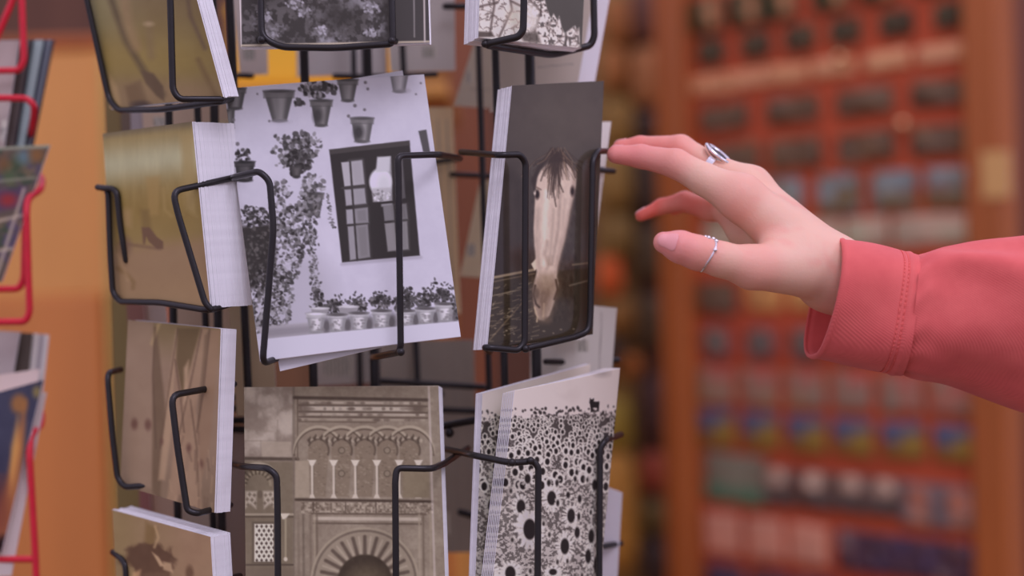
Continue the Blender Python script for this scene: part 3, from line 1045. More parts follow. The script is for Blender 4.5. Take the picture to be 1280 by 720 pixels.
c = [(280, 111, .826), (530, 93, .826), (576, 421, .795), (325, 452, .795)]
court = card('black and white courtyard postcard with wall pots and a dark window', c, paint_courtyard, bend=0.0015, group=G_BW)
c2 = [(287, 124, .829), (503, 88, .829), (562, 414, .7985), (350, 464, .7985)]
o = card('white postcard slipping out tilted behind the courtyard postcard', c2, paint_white, step=6, group=G_BW)
c = [(305, 484, .822), (548, 482, .822), (560, 832, .795), (308, 836, .795)]
mosque = card('grey postcard of a carved stone arcade and horseshoe arch', c, paint_mosque, group=G_BW)
stack(mosque, [(305, 484, .822), (549, 482, .822), (561, 832, .795), (308, 836, .795)], 5, .0016, 'plain card edge in the stack behind the carved stone arcade postcard', 'cards behind the stone arcade postcard', fan=(.0004, -.0001), thick=.0011, jit=.0003)
c = [(291, -290, .826), (526, -300, .826), (537, 53, .796), (301, 59, .796)]
garden = card('dark foliage postcard cut by the top of the picture above the courtyard', c, paint_garden, group=G_BW)
stack(garden, c, 2, .0012, 'plain card edge behind the dark foliage postcard', 'cards behind the dark foliage postcard', fan=(.0006, 0))

# left face, sepia cards with thick stacks behind them
c = [(88, -105, .868), (216, -112, .80), (279, 121, .802), (137, 136, .868)]
f = card('sepia postcard of a walking leg in the topmost pocket of the left face', c, paint_walkers, step=1.4, group=G_SEP)
stack(f, c, 7, .0014, 'white card edge in the stack behind the topmost sepia postcard', 'cards behind the topmost sepia postcard')
c = [(128, 167, .868), (240, 152, .80), (263, 385, .80), (143, 377, .868)]
f = card('olive sepia postcard of a high heeled shoe, in the second pocket of the left face', c, paint_heels, step=1.4, group=G_SEP)
stack(f, c, 20, .00135, 'white card edge in the thick stack behind the high heel postcard', 'cards behind the high heel postcard', jit=.0002)
c = [(160, 400, .865), (276, 411, .80), (268, 641, .80), (150, 606, .865)]
f = card('sepia postcard of pale tapering stems, in the third pocket of the left face', c, paint_stems, step=1.4, group=G_SEP)
stack(f, c, 7, .0014, 'white card edge in the stack behind the tapering stems postcard', 'cards behind the tapering stems postcard', jit=.0003)
c = [(140, 637, .865), (263, 671, .80), (276, 900, .80), (152, 850, .865)]
f = card('sepia postcard with a dark blot, in the lowest pocket of the left face', c, paint_blot, step=1.4, group=G_SEP)
stack(f, c, 9, .0014, 'white card edge in the stack behind the dark blot postcard', 'cards behind the dark blot postcard')

# right face
G_R = 'postcards on the right face of the rack'
c = [(607, -262, .815), (742, -255, .855), (727, 60, .838), (598, 47, .797)]
f = card('postcard of a pale cracked rock against grey, at the top of the right face', c, paint_rock, group=G_R)
stack(f, c, 10, .0015, 'white card edge in the stack behind the cracked rock postcard', 'cards behind the cracked rock postcard', jit=.0004)
c = [(640, 107, .812), (755, 101, .848), (741, 418, .835), (609, 437, .797)]
f = card('dark postcard of a white horse looking over a fence, touched by the hand', c, paint_horse, group=G_R, mat=M_GLOSS)
stack(f, c, 10, .00135, 'white card edge in the stack behind the white horse postcard', 'cards behind the white horse postcard', jit=.0004)
c = [(643, 488, .800), (775, 460, .85), (744, 790, .838), (603, 832, .785)]
f = card('postcard of a sunflower field with a small black bull, front card of its pocket', c, paint_sunflowers, bend=.003, group=G_R)
for i in range(6):
    k = i + 1
    cc = [(643 - 2.2 * k, 488 + .6 * k, .800 + .0017 * k), (775 - 3 * k, 460, .85 + .0017 * k), (744 - 3 * k, 790, .838 + .0017 * k), (603 - 2.2 * k, 832, .785 + .0017 * k)]
    card('sunflower postcard fanned out just behind the front one, only a strip of it showing', cc, lambda X, Y, u, v, s=2.2 * k: paint_sunflowers(X + s, Y, u, v), step=2.0, bend=.003, group='sunflower postcards fanned out behind the front one')
c = [(603, 492, .815), (738, 455, .868), (722, 810, .86), (590, 832, .805)]
f2 = card('second sunflower postcard, only its left strip seen behind the fanned cards', c, paint_sunflowers, group=G_R)
stack(f2, c, 3, .0016, 'white card edge at the far left of the sunflower pocket', 'cards at the back of the sunflower pocket', jit=.0003)

# cards seen from behind or edge on, in the faces turned away
BK = 'cards on the far faces of the rack, seen from behind'
backs = [
    ('pale card with a grey square, behind the left edge of the dark foliage postcard', [(276, -150, .95), (330, -150, .95), (335, 93, .95), (300, 94, .95)], [(304, 57, 318, 75)], [], (176, 160, 170)),
    ('pale lavender card with a grey code, right of the dark foliage postcard', [(470, -160, .95), (567, -164, .95), (569, 88, .95), (488, 90, .95)], [(528, 58, 545, 72)], [], (172, 160, 172)),
    ('pale bluish card seen between the two posts under the dark foliage postcard', [(368, -120, .965), (478, -120, .965), (484, 92, .965), (371, 96, .965)], [], [], (172, 162, 178)),
    ('cream card seen edge on at the right of the courtyard postcard', [(470, 135, .96), (566, 134, .96), (576, 392, .96), (480, 396, .96)], [], [((548, 150), (552, 380)), ((559, 150), (566, 385))], (190, 162, 142)),
    ('pale card with small grey print behind the thin post left of the cracked rock', [(592, 55, .955), (640, 55, .955), (628, 136, .955), (567, 132, .955)], [(583, 88, 590, 104)], [((588, 112), (618, 112))], (166, 152, 152)),
    ('cream card with a grey mark behind the thin post left of the horse postcard', [(600, 225, .955), (650, 225, .955), (640, 350, .955), (575, 345, .955)], [(584, 305, 594, 320)], [], (178, 158, 146)),
    ('card with a grey code under the courtyard postcard, between the two posts', [(386, 418, .955), (468, 414, .955), (472, 478, .955), (396, 482, .955)], [(404, 446, 440, 470)], [], (156, 146, 156)),
    ('tall grey card behind the gap between stone arcade and sunflower postcards', [(470, 425, .965), (592, 425, .965), (600, 690, .965), (486, 692, .965)], [(548, 640, 562, 668)], [((566, 450), (574, 680)), ((582, 450), (590, 680))], (134, 122, 126)),
    ('pinkish grey card standing left of the stone arcade postcard', [(270, 540, .90), (330, 540, .90), (336, 780, .90), (284, 780, .90)], [], [], (146, 126, 132)),
    ('pale tan card behind the left edge of the courtyard postcard', [(268, 150, .885), (330, 150, .885), (346, 520, .885), (296, 520, .885)], [], [], (186, 164, 152)),
    ('pinkish card behind the posts under the high heel postcard', [(214, 372, .91), (300, 372, .91), (304, 420, .91), (220, 420, .91)], [], [], (166, 142, 138)),
    ('pale pink card with a small code behind the posts under the walking leg postcard', [(174, 96, .92), (290, 96, .92), (296, 168, .92), (180, 172, .92)], [(192, 146, 207, 158)], [], (168, 144, 140)),
    ('greyish lavender card below the walking leg postcard, left of the pink one', [(162, 100, .925), (176, 100, .925), (180, 178, .925), (164, 178, .925)], [], [], (138, 126, 142)),
    ('dark card edge below the walking leg postcard', [(150, 100, .93), (164, 100, .93), (168, 178, .93), (152, 178, .93)], [], [], (98, 82, 80)),
    ('reddish card between the high heel and tapering stems postcards', [(156, 350, .92), (178, 350, .92), (182, 415, .92), (160, 415, .92)], [], [], (122, 84, 84)),
    ('pale grey card right of the reddish card under the high heel postcard', [(182, 350, .925), (206, 350, .925), (210, 420, .925), (186, 420, .925)], [], [], (150, 132, 138)),
    ('reddish card between the tapering stems and dark blot postcards', [(172, 575, .92), (186, 575, .92), (190, 670, .92), (176, 670, .92)], [], [], (126, 82, 86)),
    ('pinkish card right of the reddish card above the dark blot postcard', [(188, 580, .925), (214, 580, .925), (222, 690, .925), (196, 690, .925)], [], [], (154, 126, 122)),
    ('grey card behind the posts above the dark blot postcard', [(218, 590, .93), (284, 590, .93), (290, 740, .93), (226, 740, .93)], [], [], (146, 130, 132)),
    ('grey card back behind the posts above the horse postcard', [(640, -190, .89), (776, -200, .89), (716, 140, .89), (612, 140, .89)], [], [((672, 84), (716, 80))], (168, 152, 156)),
    ('bright lavender card standing out at the right of the cracked rock postcard', [(690, -190, .898), (797, -200, .898), (737, 140, .898), (650, 140, .898)], [], [], (200, 190, 216)),
    ('pale card sliver right of the horse postcard, under the fingertip', [(715, 153, .885), (764, 152, .885), (728, 425, .885), (700, 425, .885)], [], [], (206, 192, 204)),
    ('pale card with a small code below the right corner of the horse postcard', [(664, 374, .895), (771, 385, .895), (752, 640, .895), (660, 640, .895)], [(722, 424, 736, 440)], [((752, 390), (744, 600))], (186, 176, 188)),
    ('lavender card standing out at the right of the sunflower postcards', [(724, 596, .90), (778, 616, .90), (765, 840, .90), (712, 840, .90)], [], [], (188, 178, 204)),
    ('bluish card edge between the courtyard and stone arcade postcards on the left', [(284, 408, .93), (306, 408, .93), (308, 440, .93), (286, 440, .93)], [], [], (150, 160, 205)),
    ('tan card edge left of the top corner of the stone arcade postcard', [(284, 442, .93), (306, 442, .93), (309, 500, .93), (286, 500, .93)], [], [], (186, 154, 126)),
    ('olive card edge at the far left below the walking leg postcard', [(128, 60, .935), (150, 60, .935), (153, 190, .935), (133, 190, .935)], [], [], (112, 94, 70)),
    ('olive card edge at the far left behind the tapering stems postcard', [(138, 340, .935), (160, 340, .935), (176, 640, .935), (147, 640, .935)], [], [], (118, 100, 72)),
]
for lab, q, codes, lines, base in backs:
    card(lab, q, paint_back(codes, lines, base), step=1.6 if codes or lines else 6, group=BK)

# ================================================================== the black spinner rack
RW = .0019
rack = thing('postcard_spinner_rack', 'black wire spinner rack with pockets full of postcards', 'postcard rack', Vector((P(466, 360, .93).x, P(466, 360, .93).y, 0)))


def wires(name, parent, lists, r=RW, mat=None, rad=.006, knobs=(), n=10):
    for i, l in enumerate(lists):
        parts = [tube(fillet([P(*q) for q in l], rad), r, n)]
        for k in knobs:
            if min(range(len(lists)), key=lambda m: min((P(*k) - P(*q)).length for q in lists[m])) == i:
                parts.append(ball(P(*k), r * 1.22))
        V, F = join(*parts)
        new_obj(name, V, F, mat or M_BLACK, parent=parent, smooth=True)


def upright(px_top, py_top, px_bot, py_bot, d, r):
    """a straight post through two seen points, carried on above and below the picture"""
    a, b = P(px_top, py_top, d), P(px_bot, py_bot, d)
    t = (b - a).normalized()
    return [a - t * 0.38, b + t * 0.5]


W = wires
# pockets facing the viewer
W('wire_pocket', rack, [[(318, -210, .80), (326, 0, .79), (327, 46, .788), (350, 59, .788), (420, 60, .788), (489, 55, .788), (491, 47, .788), (490, 0, .79), (482, -210, .80)],
                        [(327, 48, .788), (318, 52, .82), (310, 52, .865)], [(490, 52, .788), (505, 50, .82), (520, 50, .865)]], knobs=[(327, 50, .786), (490, 51, .786)])
W('wire_pocket', rack, [[(312, 226, .865), (290, 222, .805), (324, 214, .786), (337, 226, .786), (342, 285, .784), (331, 420, .784), (328, 455, .784), (346, 448, .80), (380, 446, .865)],
                        [(575, 198, .865), (548, 193, .805), (497, 195, .786), (498, 215, .786), (501, 440, .784), (470, 446, .82), (465, 446, .865)]], knobs=[(501, 440, .783)])
W('wire_pocket', rack, [[(290, 580, .865), (302, 583, .81), (334, 585, .786), (346, 594, .785), (347, 640, .785), (348, 850, .784), (380, 860, .865)],
                        [(585, 560, .88), (556, 579, .815), (540, 586, .788), (496, 585, .786), (494, 600, .785), (496, 850, .784), (470, 860, .865)]])
# pockets of the left face
W('wire_pocket', rack, [[(85, -100, .862), (109, 0, .862), (136, 124, .864), (148, 138, .86), (200, 137, .83), (276, 127, .80), (292, 122, .83)],
                        [(206, -100, .79), (213, 0, .79), (216, 112, .79), (224, 124, .79), (278, 124, .795)]])
W('wire_pocket', rack, [[(122, 234, .868), (135, 236, .862), (138, 320, .862), (141, 366, .862), (150, 377, .86), (200, 378, .83), (262, 388, .795), (300, 376, .82)],
                        [(128, 235, .862), (146, 236, .856), (150, 280, .856), (158, 326, .856)],
                        [(292, 222, .815), (216, 239, .79), (222, 266, .79), (256, 378, .79), (264, 387, .79)]])
W('wire_pocket', rack, [[(151, 462, .88), (134, 466, .86), (140, 540, .858), (147, 598, .858), (156, 609, .856), (180, 607, .85), (225, 610, .83)],
                        [(293, 480, .825), (214, 494, .79), (222, 560, .79), (234, 638, .79), (246, 642, .79), (288, 631, .82)]])
W('wire_pocket', rack, [[(141, 690, .868), (157, 702, .856), (159, 760, .856), (162, 850, .856), (180, 860, .85)],
                        [(300, 720, .83), (246, 734, .79), (252, 800, .79), (262, 880, .79), (300, 870, .83)]])
# pockets of the right face
W('wire_pocket', rack, [[(650, -200, .80), (655, 0, .80), (654, 38, .80), (648, 46, .80), (604, 56, .80), (690, 69, .838), (738, 57, .845), (743, 46, .845), (742, 0, .845), (745, -200, .855)],
                        [(606, 55, .80), (622, 58, .87)]], r=.0021)
W('wire_pocket', rack, [[(576, 190, .86), (625, 194, .792), (650, 193, .80), (657, 203, .803), (656, 428, .80), (648, 438, .798), (606, 434, .79), (612, 440, .87)],
                        [(763, 189, .87), (747, 189, .838), (741, 200, .833), (738, 395, .828), (736, 414, .826), (720, 421, .822), (657, 436, .80)]], knobs=[(657, 436, .798)])
W('wire_pocket', rack, [[(550, 560, .88), (592, 569, .795), (640, 579, .783), (666, 576, .79), (673, 584, .79), (672, 720, .79), (670, 850, .79), (660, 860, .87)],
                        [(776, 543, .87), (757, 550, .836), (750, 560, .834), (749, 720, .832), (746, 850, .83), (700, 860, .87)]], knobs=[(640, 578, .781), (663, 576, .787)])
# pockets on faces turned away
W('wire_pocket', rack, [[(682, 452, .885), (730, 453, .91), (773, 450, .915)]])
W('wire_pocket', rack, [[(740, 211, .875), (767, 214, .895)], [(735, 686, .88), (776, 679, .905)]])
W('wire_pocket', rack, [[(535, 204, .955), (574, 198, .955)], [(564, 218, .955), (612, 220, .95)], [(418, 95, .94), (470, 96, .94), (545, 93, .94)], [(296, 94, .94), (315, 95, .94)]], r=.0019)
W('wire_pocket', rack, [[(470, 476, .94), (540, 480, .94), (606, 484, .94)], [(500, 490, .945), (552, 492, .945)], [(540, 512, .95), (600, 514, .95)], [(556, 8, .94), (590, 8, .94)]], r=.0022)
W('wire_pocket', rack, [[(545, 534, .875), (600, 524, .865)], [(575, 640, .94), (612, 650, .94)]], r=.0024, knobs=[(562, 541, .87)])
W('wire_pocket', rack, [[(280, 497, .90), (312, 496, .90)], [(280, 510, .90), (312, 511, .90)], [(280, 526, .90), (312, 525, .90)], [(280, 536, .90), (312, 537, .90)]], r=.0024)
# posts
for a in ((380, 62, 392, 482, .865, .0027), (459, 62, 468, 482, .865, .0026), (619, 60, 631, 480, .872, .0024), (662, 65, 671, 470, .87, .0032),
          (211, 138, 222, 630, .875, .0024), (247, 138, 257, 400, .88, .0022), (268, 138, 277, 640, .872, .0027), (288, 20, 310, 480, .868, .0025),
          (442, 70, 450, 480, .95, .0019), (503, 55, 522, 475, .95, .0021), (598, 50, 611, 480, .925, .0021)):
    V, F = tube(upright(*a), a[5], 10)
    new_obj('post', V, F, M_BLACK, parent=rack, smooth=True)
bx, by = rack.location.x, rack.location.y
V, F = join(tube([(bx, by, 0.02), (bx, by, 2.05)], .0035, 14), tube([(bx, by, 0.0), (bx, by, .03)], .05, 20))
new_obj('central_pole', V, F, M_BLACK, parent=rack, smooth=True)
V, F = join(*[tube([(bx, by, 0.03), (bx + .17 * math.cos(a), by + .17 * math.sin(a), .012)], .011, 12) for a in np.linspace(0, 2 * math.pi, 6)[:-1]])
new_obj('foot', V, F, M_BLACK, parent=rack, smooth=True)
for zz in (1.14, 1.80):
    ring = [(bx + .09 * math.cos(a), by + .09 * math.sin(a), zz) for a in np.linspace(0, 2 * math.pi, 40)]
    V, F = join(tube(ring, .0025, 8), *[tube([(bx, by, zz), (bx + .09 * math.cos(a), by + .09 * math.sin(a), zz)], .0025, 8) for a in (0, 2.1, 4.2)])
    new_obj('hoop', V, F, M_BLACK, parent=rack, smooth=True)

# ================================================================== red wire rack at the left
D = .93
rr = thing('red_wire_rack', 'red wire rack of brochures cut by the left edge of the picture', 'brochure rack', Vector((P(-130, 360, 1.0).x, P(-130, 360, 1.0).y, 0)))
W('wire_pocket', rr, [[(25, -60, D), (28, 20, D), (30, 76, D), (24, 88, D), (-40, 89, D)], [(40, -90, D), (16, 0, D), (-14, 70, D)]], r=.0022, mat=M_RED)
W('wire_pocket', rr, [[(-40, 122, .92), (34, 123, .92), (43, 132, .92), (42, 152, .93), (38, 170, .95)]], r=.0022, mat=M_RED)
W('wire_pocket', rr, [[(44, 214, .96), (53, 224, .95), (51, 237, .93), (35, 247, .925), (33, 265, .92), (35, 330, .92), (37, 390, .92), (32, 402, .92), (-40, 403, .92)],
                      [(32, 262, .93), (30, 348, .93), (24, 361, .93), (-40, 362, .93)]], r=.0023, mat=M_RED)
W('wire_pocket', rr, [[(44, 506, .96), (52, 516, .95), (51, 532, .93), (38, 544, .925), (37, 570, .92), (44, 690, .92), (46, 740, .92), (40, 800, .92), (-40, 802, .92)],
                      [(-40, 699, .925), (45, 699, .92)]], r=.0023, mat=M_RED)
V, F = join(*[tube([P(x, -120, dd), P(x + 18, 760, dd)], .004, 12) for x, dd in ((-70, 1.0), (-190, 1.0))],
            *[tube([(P(x, 360, dd).x, P(x, 360, dd).y, 0), P(x + 12, 700, dd)], .004, 12) for x, dd in ((-70, 1.0), (-190, 1.0))])
new_obj('post', V, F, M_RED, parent=rr, smooth=True)
rx, ry = rr.location.x, rr.location.y
V, F = join(*[tube([(rx + .13 * math.cos(a), ry + .13 * math.sin(a), .012), (rx - .13 * math.cos(a), ry - .13 * math.sin(a), .012)], .010, 12) for a in (0.3, 1.87)])
new_obj('foot', V, F, M_RED, parent=rr, smooth=True)


def paint_brochure(X, Y, u, v):
    p = Paint(X, Y, (158, 142, 152))
    p.mix(sstep(.6, .9, v) * .5, (120, 100, 104))
    p.poly([(2, 150), (12, 150), (12, 176), (0, 176)], (182, 172, 180))
    for k in range(4):
        p.line([(2 + k * 2.6, 160), (1 + k * 2.6, 175)], 1.2, (96, 88, 96))
    return p.C


def paint_map(X, Y, u, v):
    p = Paint(X, Y, (92, 78, 78))
    n = fbm(X, Y, 16, 201, 3)
    n2 = fbm(X, Y, 14, 202, 3)
    p.mix(sstep(.5, .65, n) * .8, (62, 74, 64))
    p.mix(sstep(.52, .68, n2) * .8, (84, 70, 104))
    p.mix(sstep(.6, .72, fbm(X, Y, 12, 203, 3)) * .8, (110, 92, 82))
    # strip of pictures along the head
    for x, y, cc in ((5, 205, (128, 80, 52)), (22, 202, (66, 78, 56)), (30, 196, (96, 124, 156)), (46, 194, (150, 92, 50)), (12, 222, (70, 96, 66)), (2, 240, (96, 70, 92))):
        p.ell(x, y, 9, 9, [q * .75 + 20 for q in cc], soft=6, a=.8)
    p.poly([(-60, 250), (34, 232), (30, 258), (-60, 276)], (86, 60, 98), soft=3, a=.8)
    p.ell(10, 250, 11, 8, (138, 50, 58), soft=5)
    p.line([(-60, 232), (44, 222)], 2.5, (132, 126, 120), soft=1.5)
    for a, b in (((-60, 290), (32, 268)), ((-60, 322), (20, 310)), ((30, 236), (-6, 350)), ((-40, 240), (-60, 340))):
        p.line([a, b], 3.2, (176, 158, 156), soft=1.4, a=.85)
    p.line([(-60, 186), (62, 181)], 7, (150, 150, 144), soft=1.5, a=.9)
    return p.C


def paint_night(X, Y, u, v):
    p = Paint(X, Y, (66, 64, 90))
    p.mix(sstep(540, 640, Y) * .8, (58, 52, 78))
    p.grain(8, 22, 211)
    p.poly([(22, 540), (32, 500), (30, 560), (20, 640), (0, 700), (-20, 700), (4, 620)], (170, 106, 66), soft=4, a=.9)
    p.poly([(14, 560), (22, 520), (24, 560), (12, 620)], (196, 140, 84), soft=3, a=.8)
    p.ell(24, 505, 10, 12, (160, 104, 60), soft=4, a=.8)
    p.ell(46, 490, 5, 7, (140, 120, 76), soft=3, a=.8)
    p.ell(0, 640, 14, 40, (120, 62, 54), soft=8, a=.8)
    p.ell(4, 682, 9, 12, (48, 28, 32), soft=4)
    return p.C


G_L = 'brochures in the red rack'
q = [(-120, 52, .955), (24, 50, .945), (4, 190, .93), (-140, 196, .94)]
f = tag(slab('brochure', corners_px(q), paint_brochure, step=2), 'pale lilac brochure with a small code, at the front of the upper red pocket', 'brochure', G_L)
for k, (dx, col_, lab) in enumerate(((9, (78, 66, 70), 'dark grey brochure edge next to the pale lilac brochure'), (14, (96, 84, 92), 'grey brown brochure edge in the middle of the upper red pocket'),
                                     (18, (44, 40, 54), 'black brochure edge left of the blue grey one'), (30, (140, 150, 166), 'blue grey brochure edge in the upper red pocket'),
                                     (34, (54, 54, 76), 'navy brochure edge right of the blue grey one'), (40, (112, 114, 136), 'slate brochure edge at the back of the upper red pocket'), (44, (60, 58, 74), 'last dark brochure edge at the back of the upper red pocket'))):
    dd = .002 * (k + 1)
    qq = [(-120 + dx, 52, .957 + dd), (24 + dx, 50, .947 + dd), (4 + dx * .82, 190, .932 + dd), (-140 + dx, 196, .942 + dd)]
    tag(slab('brochure', corners_px(qq), lambda X, Y, u, v, cc=col_: np.tile(np.array(cc, float), (len(X), 1)), step=12, mats=[M_PRINT, M_PRINT]), lab, 'brochure', G_L)
q = [(-120, 190, .925), (62, 181, .925), (2, 352, .925), (-160, 372, .925)]
tag(slab('map_leaflet', corners_px(q), paint_map, step=1.5, thick=.002), 'colourful folded map leaflet in the middle red pocket', 'leaflet', G_L)
q = [(-120, 407, .95), (25, 415, .945), (14, 482, .935), (-130, 500, .94)]
tag(slab('brochure', corners_px(q), lambda X, Y, u, v: Paint(X, Y, (150, 134, 146)).C, step=8), 'pale mauve brochure standing at the front of the lower stack', 'brochure', G_L)
for k, (dx, col_, lab) in enumerate(((16, (74, 62, 62), 'dark brown edge in the lower stack of brochures'), (24, (176, 164, 176), 'white edge in the lower stack of brochures'), (29, (150, 138, 156), 'lilac grey edge in the lower stack of brochures'), (36, (186, 174, 190), 'last pale edge of the lower stack of brochures'))):
    dd = .002 * (k + 1)
    qq = [(-120 + dx, 407, .952 + dd), (25 + dx, 415 + dx * .1, .947 + dd), (16 + dx, 500, .937 + dd), (-130 + dx, 500, .942 + dd)]
    tag(slab('brochure', corners_px(qq), lambda X, Y, u, v, cc=col_: np.tile(np.array(cc, float), (len(X), 1)), step=12, mats=[M_PRINT, M_PRINT]), lab, 'brochure', G_L)
q = [(-120, 486, .93), (50, 461, .93), (30, 560, .925), (-130, 560, .925)]
tag(slab('brochure', corners_px(q), lambda X, Y, u, v: np.where((Y > 487 - X * .35 - 10)[:, None] & (X < 8)[:, None] & (Y < 474)[:, None], np.array((190, 80, 84.)), np.array((184, 160, 170.))), step=3), 'pale pink brochure lying open above the night view booklet', 'brochure', G_L)
q = [(-140, 528, .922), (54, 475, .922), (2, 690, .918), (-190, 720, .918)]
f = tag(slab('booklet', corners_px(q), paint_night, step=1.5, thick=.003), 'dark blue booklet with a golden night view, lowest at the left edge', 'booklet', G_L)
q = [(-130, 530, .928), (58, 490, .928), (14, 720, .922), (-180, 730, .922)]
tag(slab('booklet', corners_px(q), lambda X, Y, u, v: np.tile(np.array((178, 160, 174.)), (len(X), 1)), step=12), 'pale booklet edge showing behind the night view booklet', 'booklet', G_L)

# ================================================================== background
W_ORANGE = wood('orange_wood_lit', (206, 134, 80), dark=.84, scale=1.6, rough=.4)  # upper cabinet panel: reflected glow painted into the wood colour
W_ORANGE2 = wood('orange_wood_dim', (182, 110, 62), dark=.86, scale=1.6, rough=.4)  # lower panel: same wood, darker where the painted glow ends
W_PALE = wood('pale_wood', (206, 168, 110), dark=.8, scale=2)
W_FRAME = wood('red_brown_wood', (150, 78, 36), dark=.8, scale=2.2)
W_RED = wood('reddish_wood', (112, 60, 36), dark=.8, scale=2.2)
W_DARK = wood('dark_wood', (92, 56, 44), dark=.75, scale=1.4)
W_GOLD = wood('golden_wood', (166, 112, 58), dark=.8, scale=1.5)
M_FLOOR = wood('floor_boards', (104, 74, 58), dark=.7, scale=1.2, vertical=False)

V, F = box((0, 2.0, -.02), (9, 9, .04))
tag(new_obj('floor', V, F, M_FLOOR), kind='structure')
V, F = box((0, 3.65, 1.5), (9, .1, 3.0))
tag(new_obj('wall_back', V, F, W_DARK), kind='structure')


def px_box(x0, x1, y0, y1, d, depth, bev=.004, to_floor=False):
    a, b = P(x0, (max(0, y0) + min(720, y1)) / 2, d), P(x1, (max(0, y0) + min(720, y1)) / 2, d)
    m = (x0 + x1) / 2
    zt, zb = P(m, y0, d).z, (0.0 if to_floor else P(m, y1, d).z)
    return box(((a.x + b.x) / 2, (a.y + b.y) / 2 + depth / 2, (zt + zb) / 2), (abs(b.x - a.x), depth, zt - zb), bev=bev)


cab = thing('wooden_cabinet', 'orange wooden cabinet with painted glow, behind the gap between the two racks', 'cabinet', Vector((P(20, 360, 1.75).x, P(20, 360, 1.75).y, 0)))
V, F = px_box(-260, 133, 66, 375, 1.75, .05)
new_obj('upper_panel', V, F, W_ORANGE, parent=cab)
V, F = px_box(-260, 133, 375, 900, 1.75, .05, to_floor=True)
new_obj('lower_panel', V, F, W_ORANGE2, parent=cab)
V, F = px_box(-264, 141, 48, 66, 1.745, .06)
new_obj('top_board', V, F, W_FRAME, parent=cab)
V, F = px_box(133, 139, 66, 900, 1.74, .06, to_floor=True)
new_obj('edge_trim', V, F, W_PALE, parent=cab)

V, F = px_box(566, 612, -200, 900, 1.95, .09, to_floor=True)
tag(new_obj('wooden_post', V, F, W_RED), 'reddish brown wooden post seen in the gap left of the horse postcard', 'post')
V, F = px_box(520, 566, 60, 420, 2.1, .3, to_floor=True)
tag(new_obj('golden_cabinet', V, F, W_GOLD), 'golden brown cabinet side left of the reddish wooden post', 'cabinet')
V, F = px_box(440, 606, 676, 720, 1.6, .28, to_floor=True, bev=.01)
tag(new_obj('counter', V, F, W_GOLD), 'golden wooden counter glimpsed low between stone arcade and sunflower postcards', 'counter')
V, F = px_box(286, 480, 10, 108, 1.55, .22, bev=.006)
ob = thing('storage_box', 'bright orange box seen through the rack below the dark foliage postcard', 'box', Vector((P(383, 108, 1.55).x, P(383, 108, 1.55).y + .11, P(383, 108, 1.55).z)))
new_obj('box_body', V, F, material('orange_board', (232, 146, 34), rough=.5, vary=.06, scale=12), parent=ob)
V, F = px_box(282, 484, 2, 22, 1.545, .235, bev=.004)
new_obj('lid', V, F, material('orange_board'), parent=ob)
V, F = px_box(200, 560, 108, 124, 1.5, .34, bev=.003)
sh = thing('shelf', 'brown wooden shelf carrying the bright orange box', 'shelf', Vector((P(380, 124, 1.5).x, P(380, 124, 1.5).y, 0)))
new_obj('shelf_board', V, F, W_GOLD, parent=sh)
for x in (206, 548):
    V, F = px_box(x, x + 10, 124, 900, 1.55, .03, to_floor=True)
    new_obj('shelf_leg', V, F, W_FRAME, parent=sh)
V, F = px_box(300, 400, 420, 520, 1.7, .05, bev=.01)
V, F = join(box((P(345, 470, 1.7).x, P(345, 470, 1.7).y, P(345, 470, 1.7).z / 2 + .05), (.10, .08, P(345, 470, 1.7).z + .1), bev=.006))
tag(new_obj('brown_stand', V, F, wood('brown_wood', (98, 64, 44))), 'brown stand glimpsed under the lower left corner of the courtyard postcard', 'stand')
V, F = px_box(1262, 1600, -300, 900, 2.05, .3, to_floor=True)
tag(new_obj('dark_cabinet', V, F, wood('dark_red_wood', (104, 54, 38), dark=.85)), 'dark reddish cabinet at the right edge beyond the magnet board', 'cabinet')

# souvenirs hanging on the dark stand between rack and board
V, F = px_box(738, 872, -220, 900, 2.62, .05, to_floor=True)
V, F = join((V, F), px_box(744, 794, -220, 900, 2.605, .03, to_floor=True))
st = tag(new_obj('souvenir_stand', V, F, [W_DARK, wood('ochre_wood', (132, 98, 50), dark=.8)], mat_index=[0] * (len(F) // 2) + [1] * (len(F) // 2)), 'dark souvenir stand between the postcards and the magnet board', 'stand')
SOUV = [(772, 26, 34, 62, (142, 84, 42), 'orange brown'), (768, 86, 30, 56, (150, 90, 46), 'tan'), (806, 20, 44, 70, (88, 50, 40), 'dark maroon'), (806, 96, 36, 76, (156, 98, 62), 'light leather brown'), (774, 155, 40, 62, (132, 96, 46), 'ochre'),
        (806, 158, 38, 36, (60, 42, 36), 'blackish'), (770, 226, 42, 70, (138, 104, 56), 'sandy'), (810, 228, 40, 84, (66, 50, 42), 'dark umber'), (774, 296, 38, 54, (122, 92, 48), 'olive brown'), (763, 345, 30, 48, (196, 84, 34), 'bright orange'),
        (812, 318, 38, 70, (78, 62, 44), 'murky green brown'), (776, 395, 38, 44, (130, 88, 42), 'caramel'), (812, 402, 36, 70, (76, 58, 40), 'dark olive'), (766, 440, 30, 36, (60, 44, 36), 'near black'), (790, 456, 26, 28, (156, 88, 36), 'small amber'),
        (770, 530, 40, 64, (144, 118, 46), 'yellow green'), (816, 512, 34, 84, (70, 44, 42), 'dark wine'), (816, 590, 32, 52, (142, 62, 46), 'red'), (772, 640, 50, 150, (176, 122, 56), 'long golden'), (816, 645, 32, 44, (98, 78, 44), 'mossy'), (816, 700, 34, 56, (58, 42, 40), 'charcoal brown')]
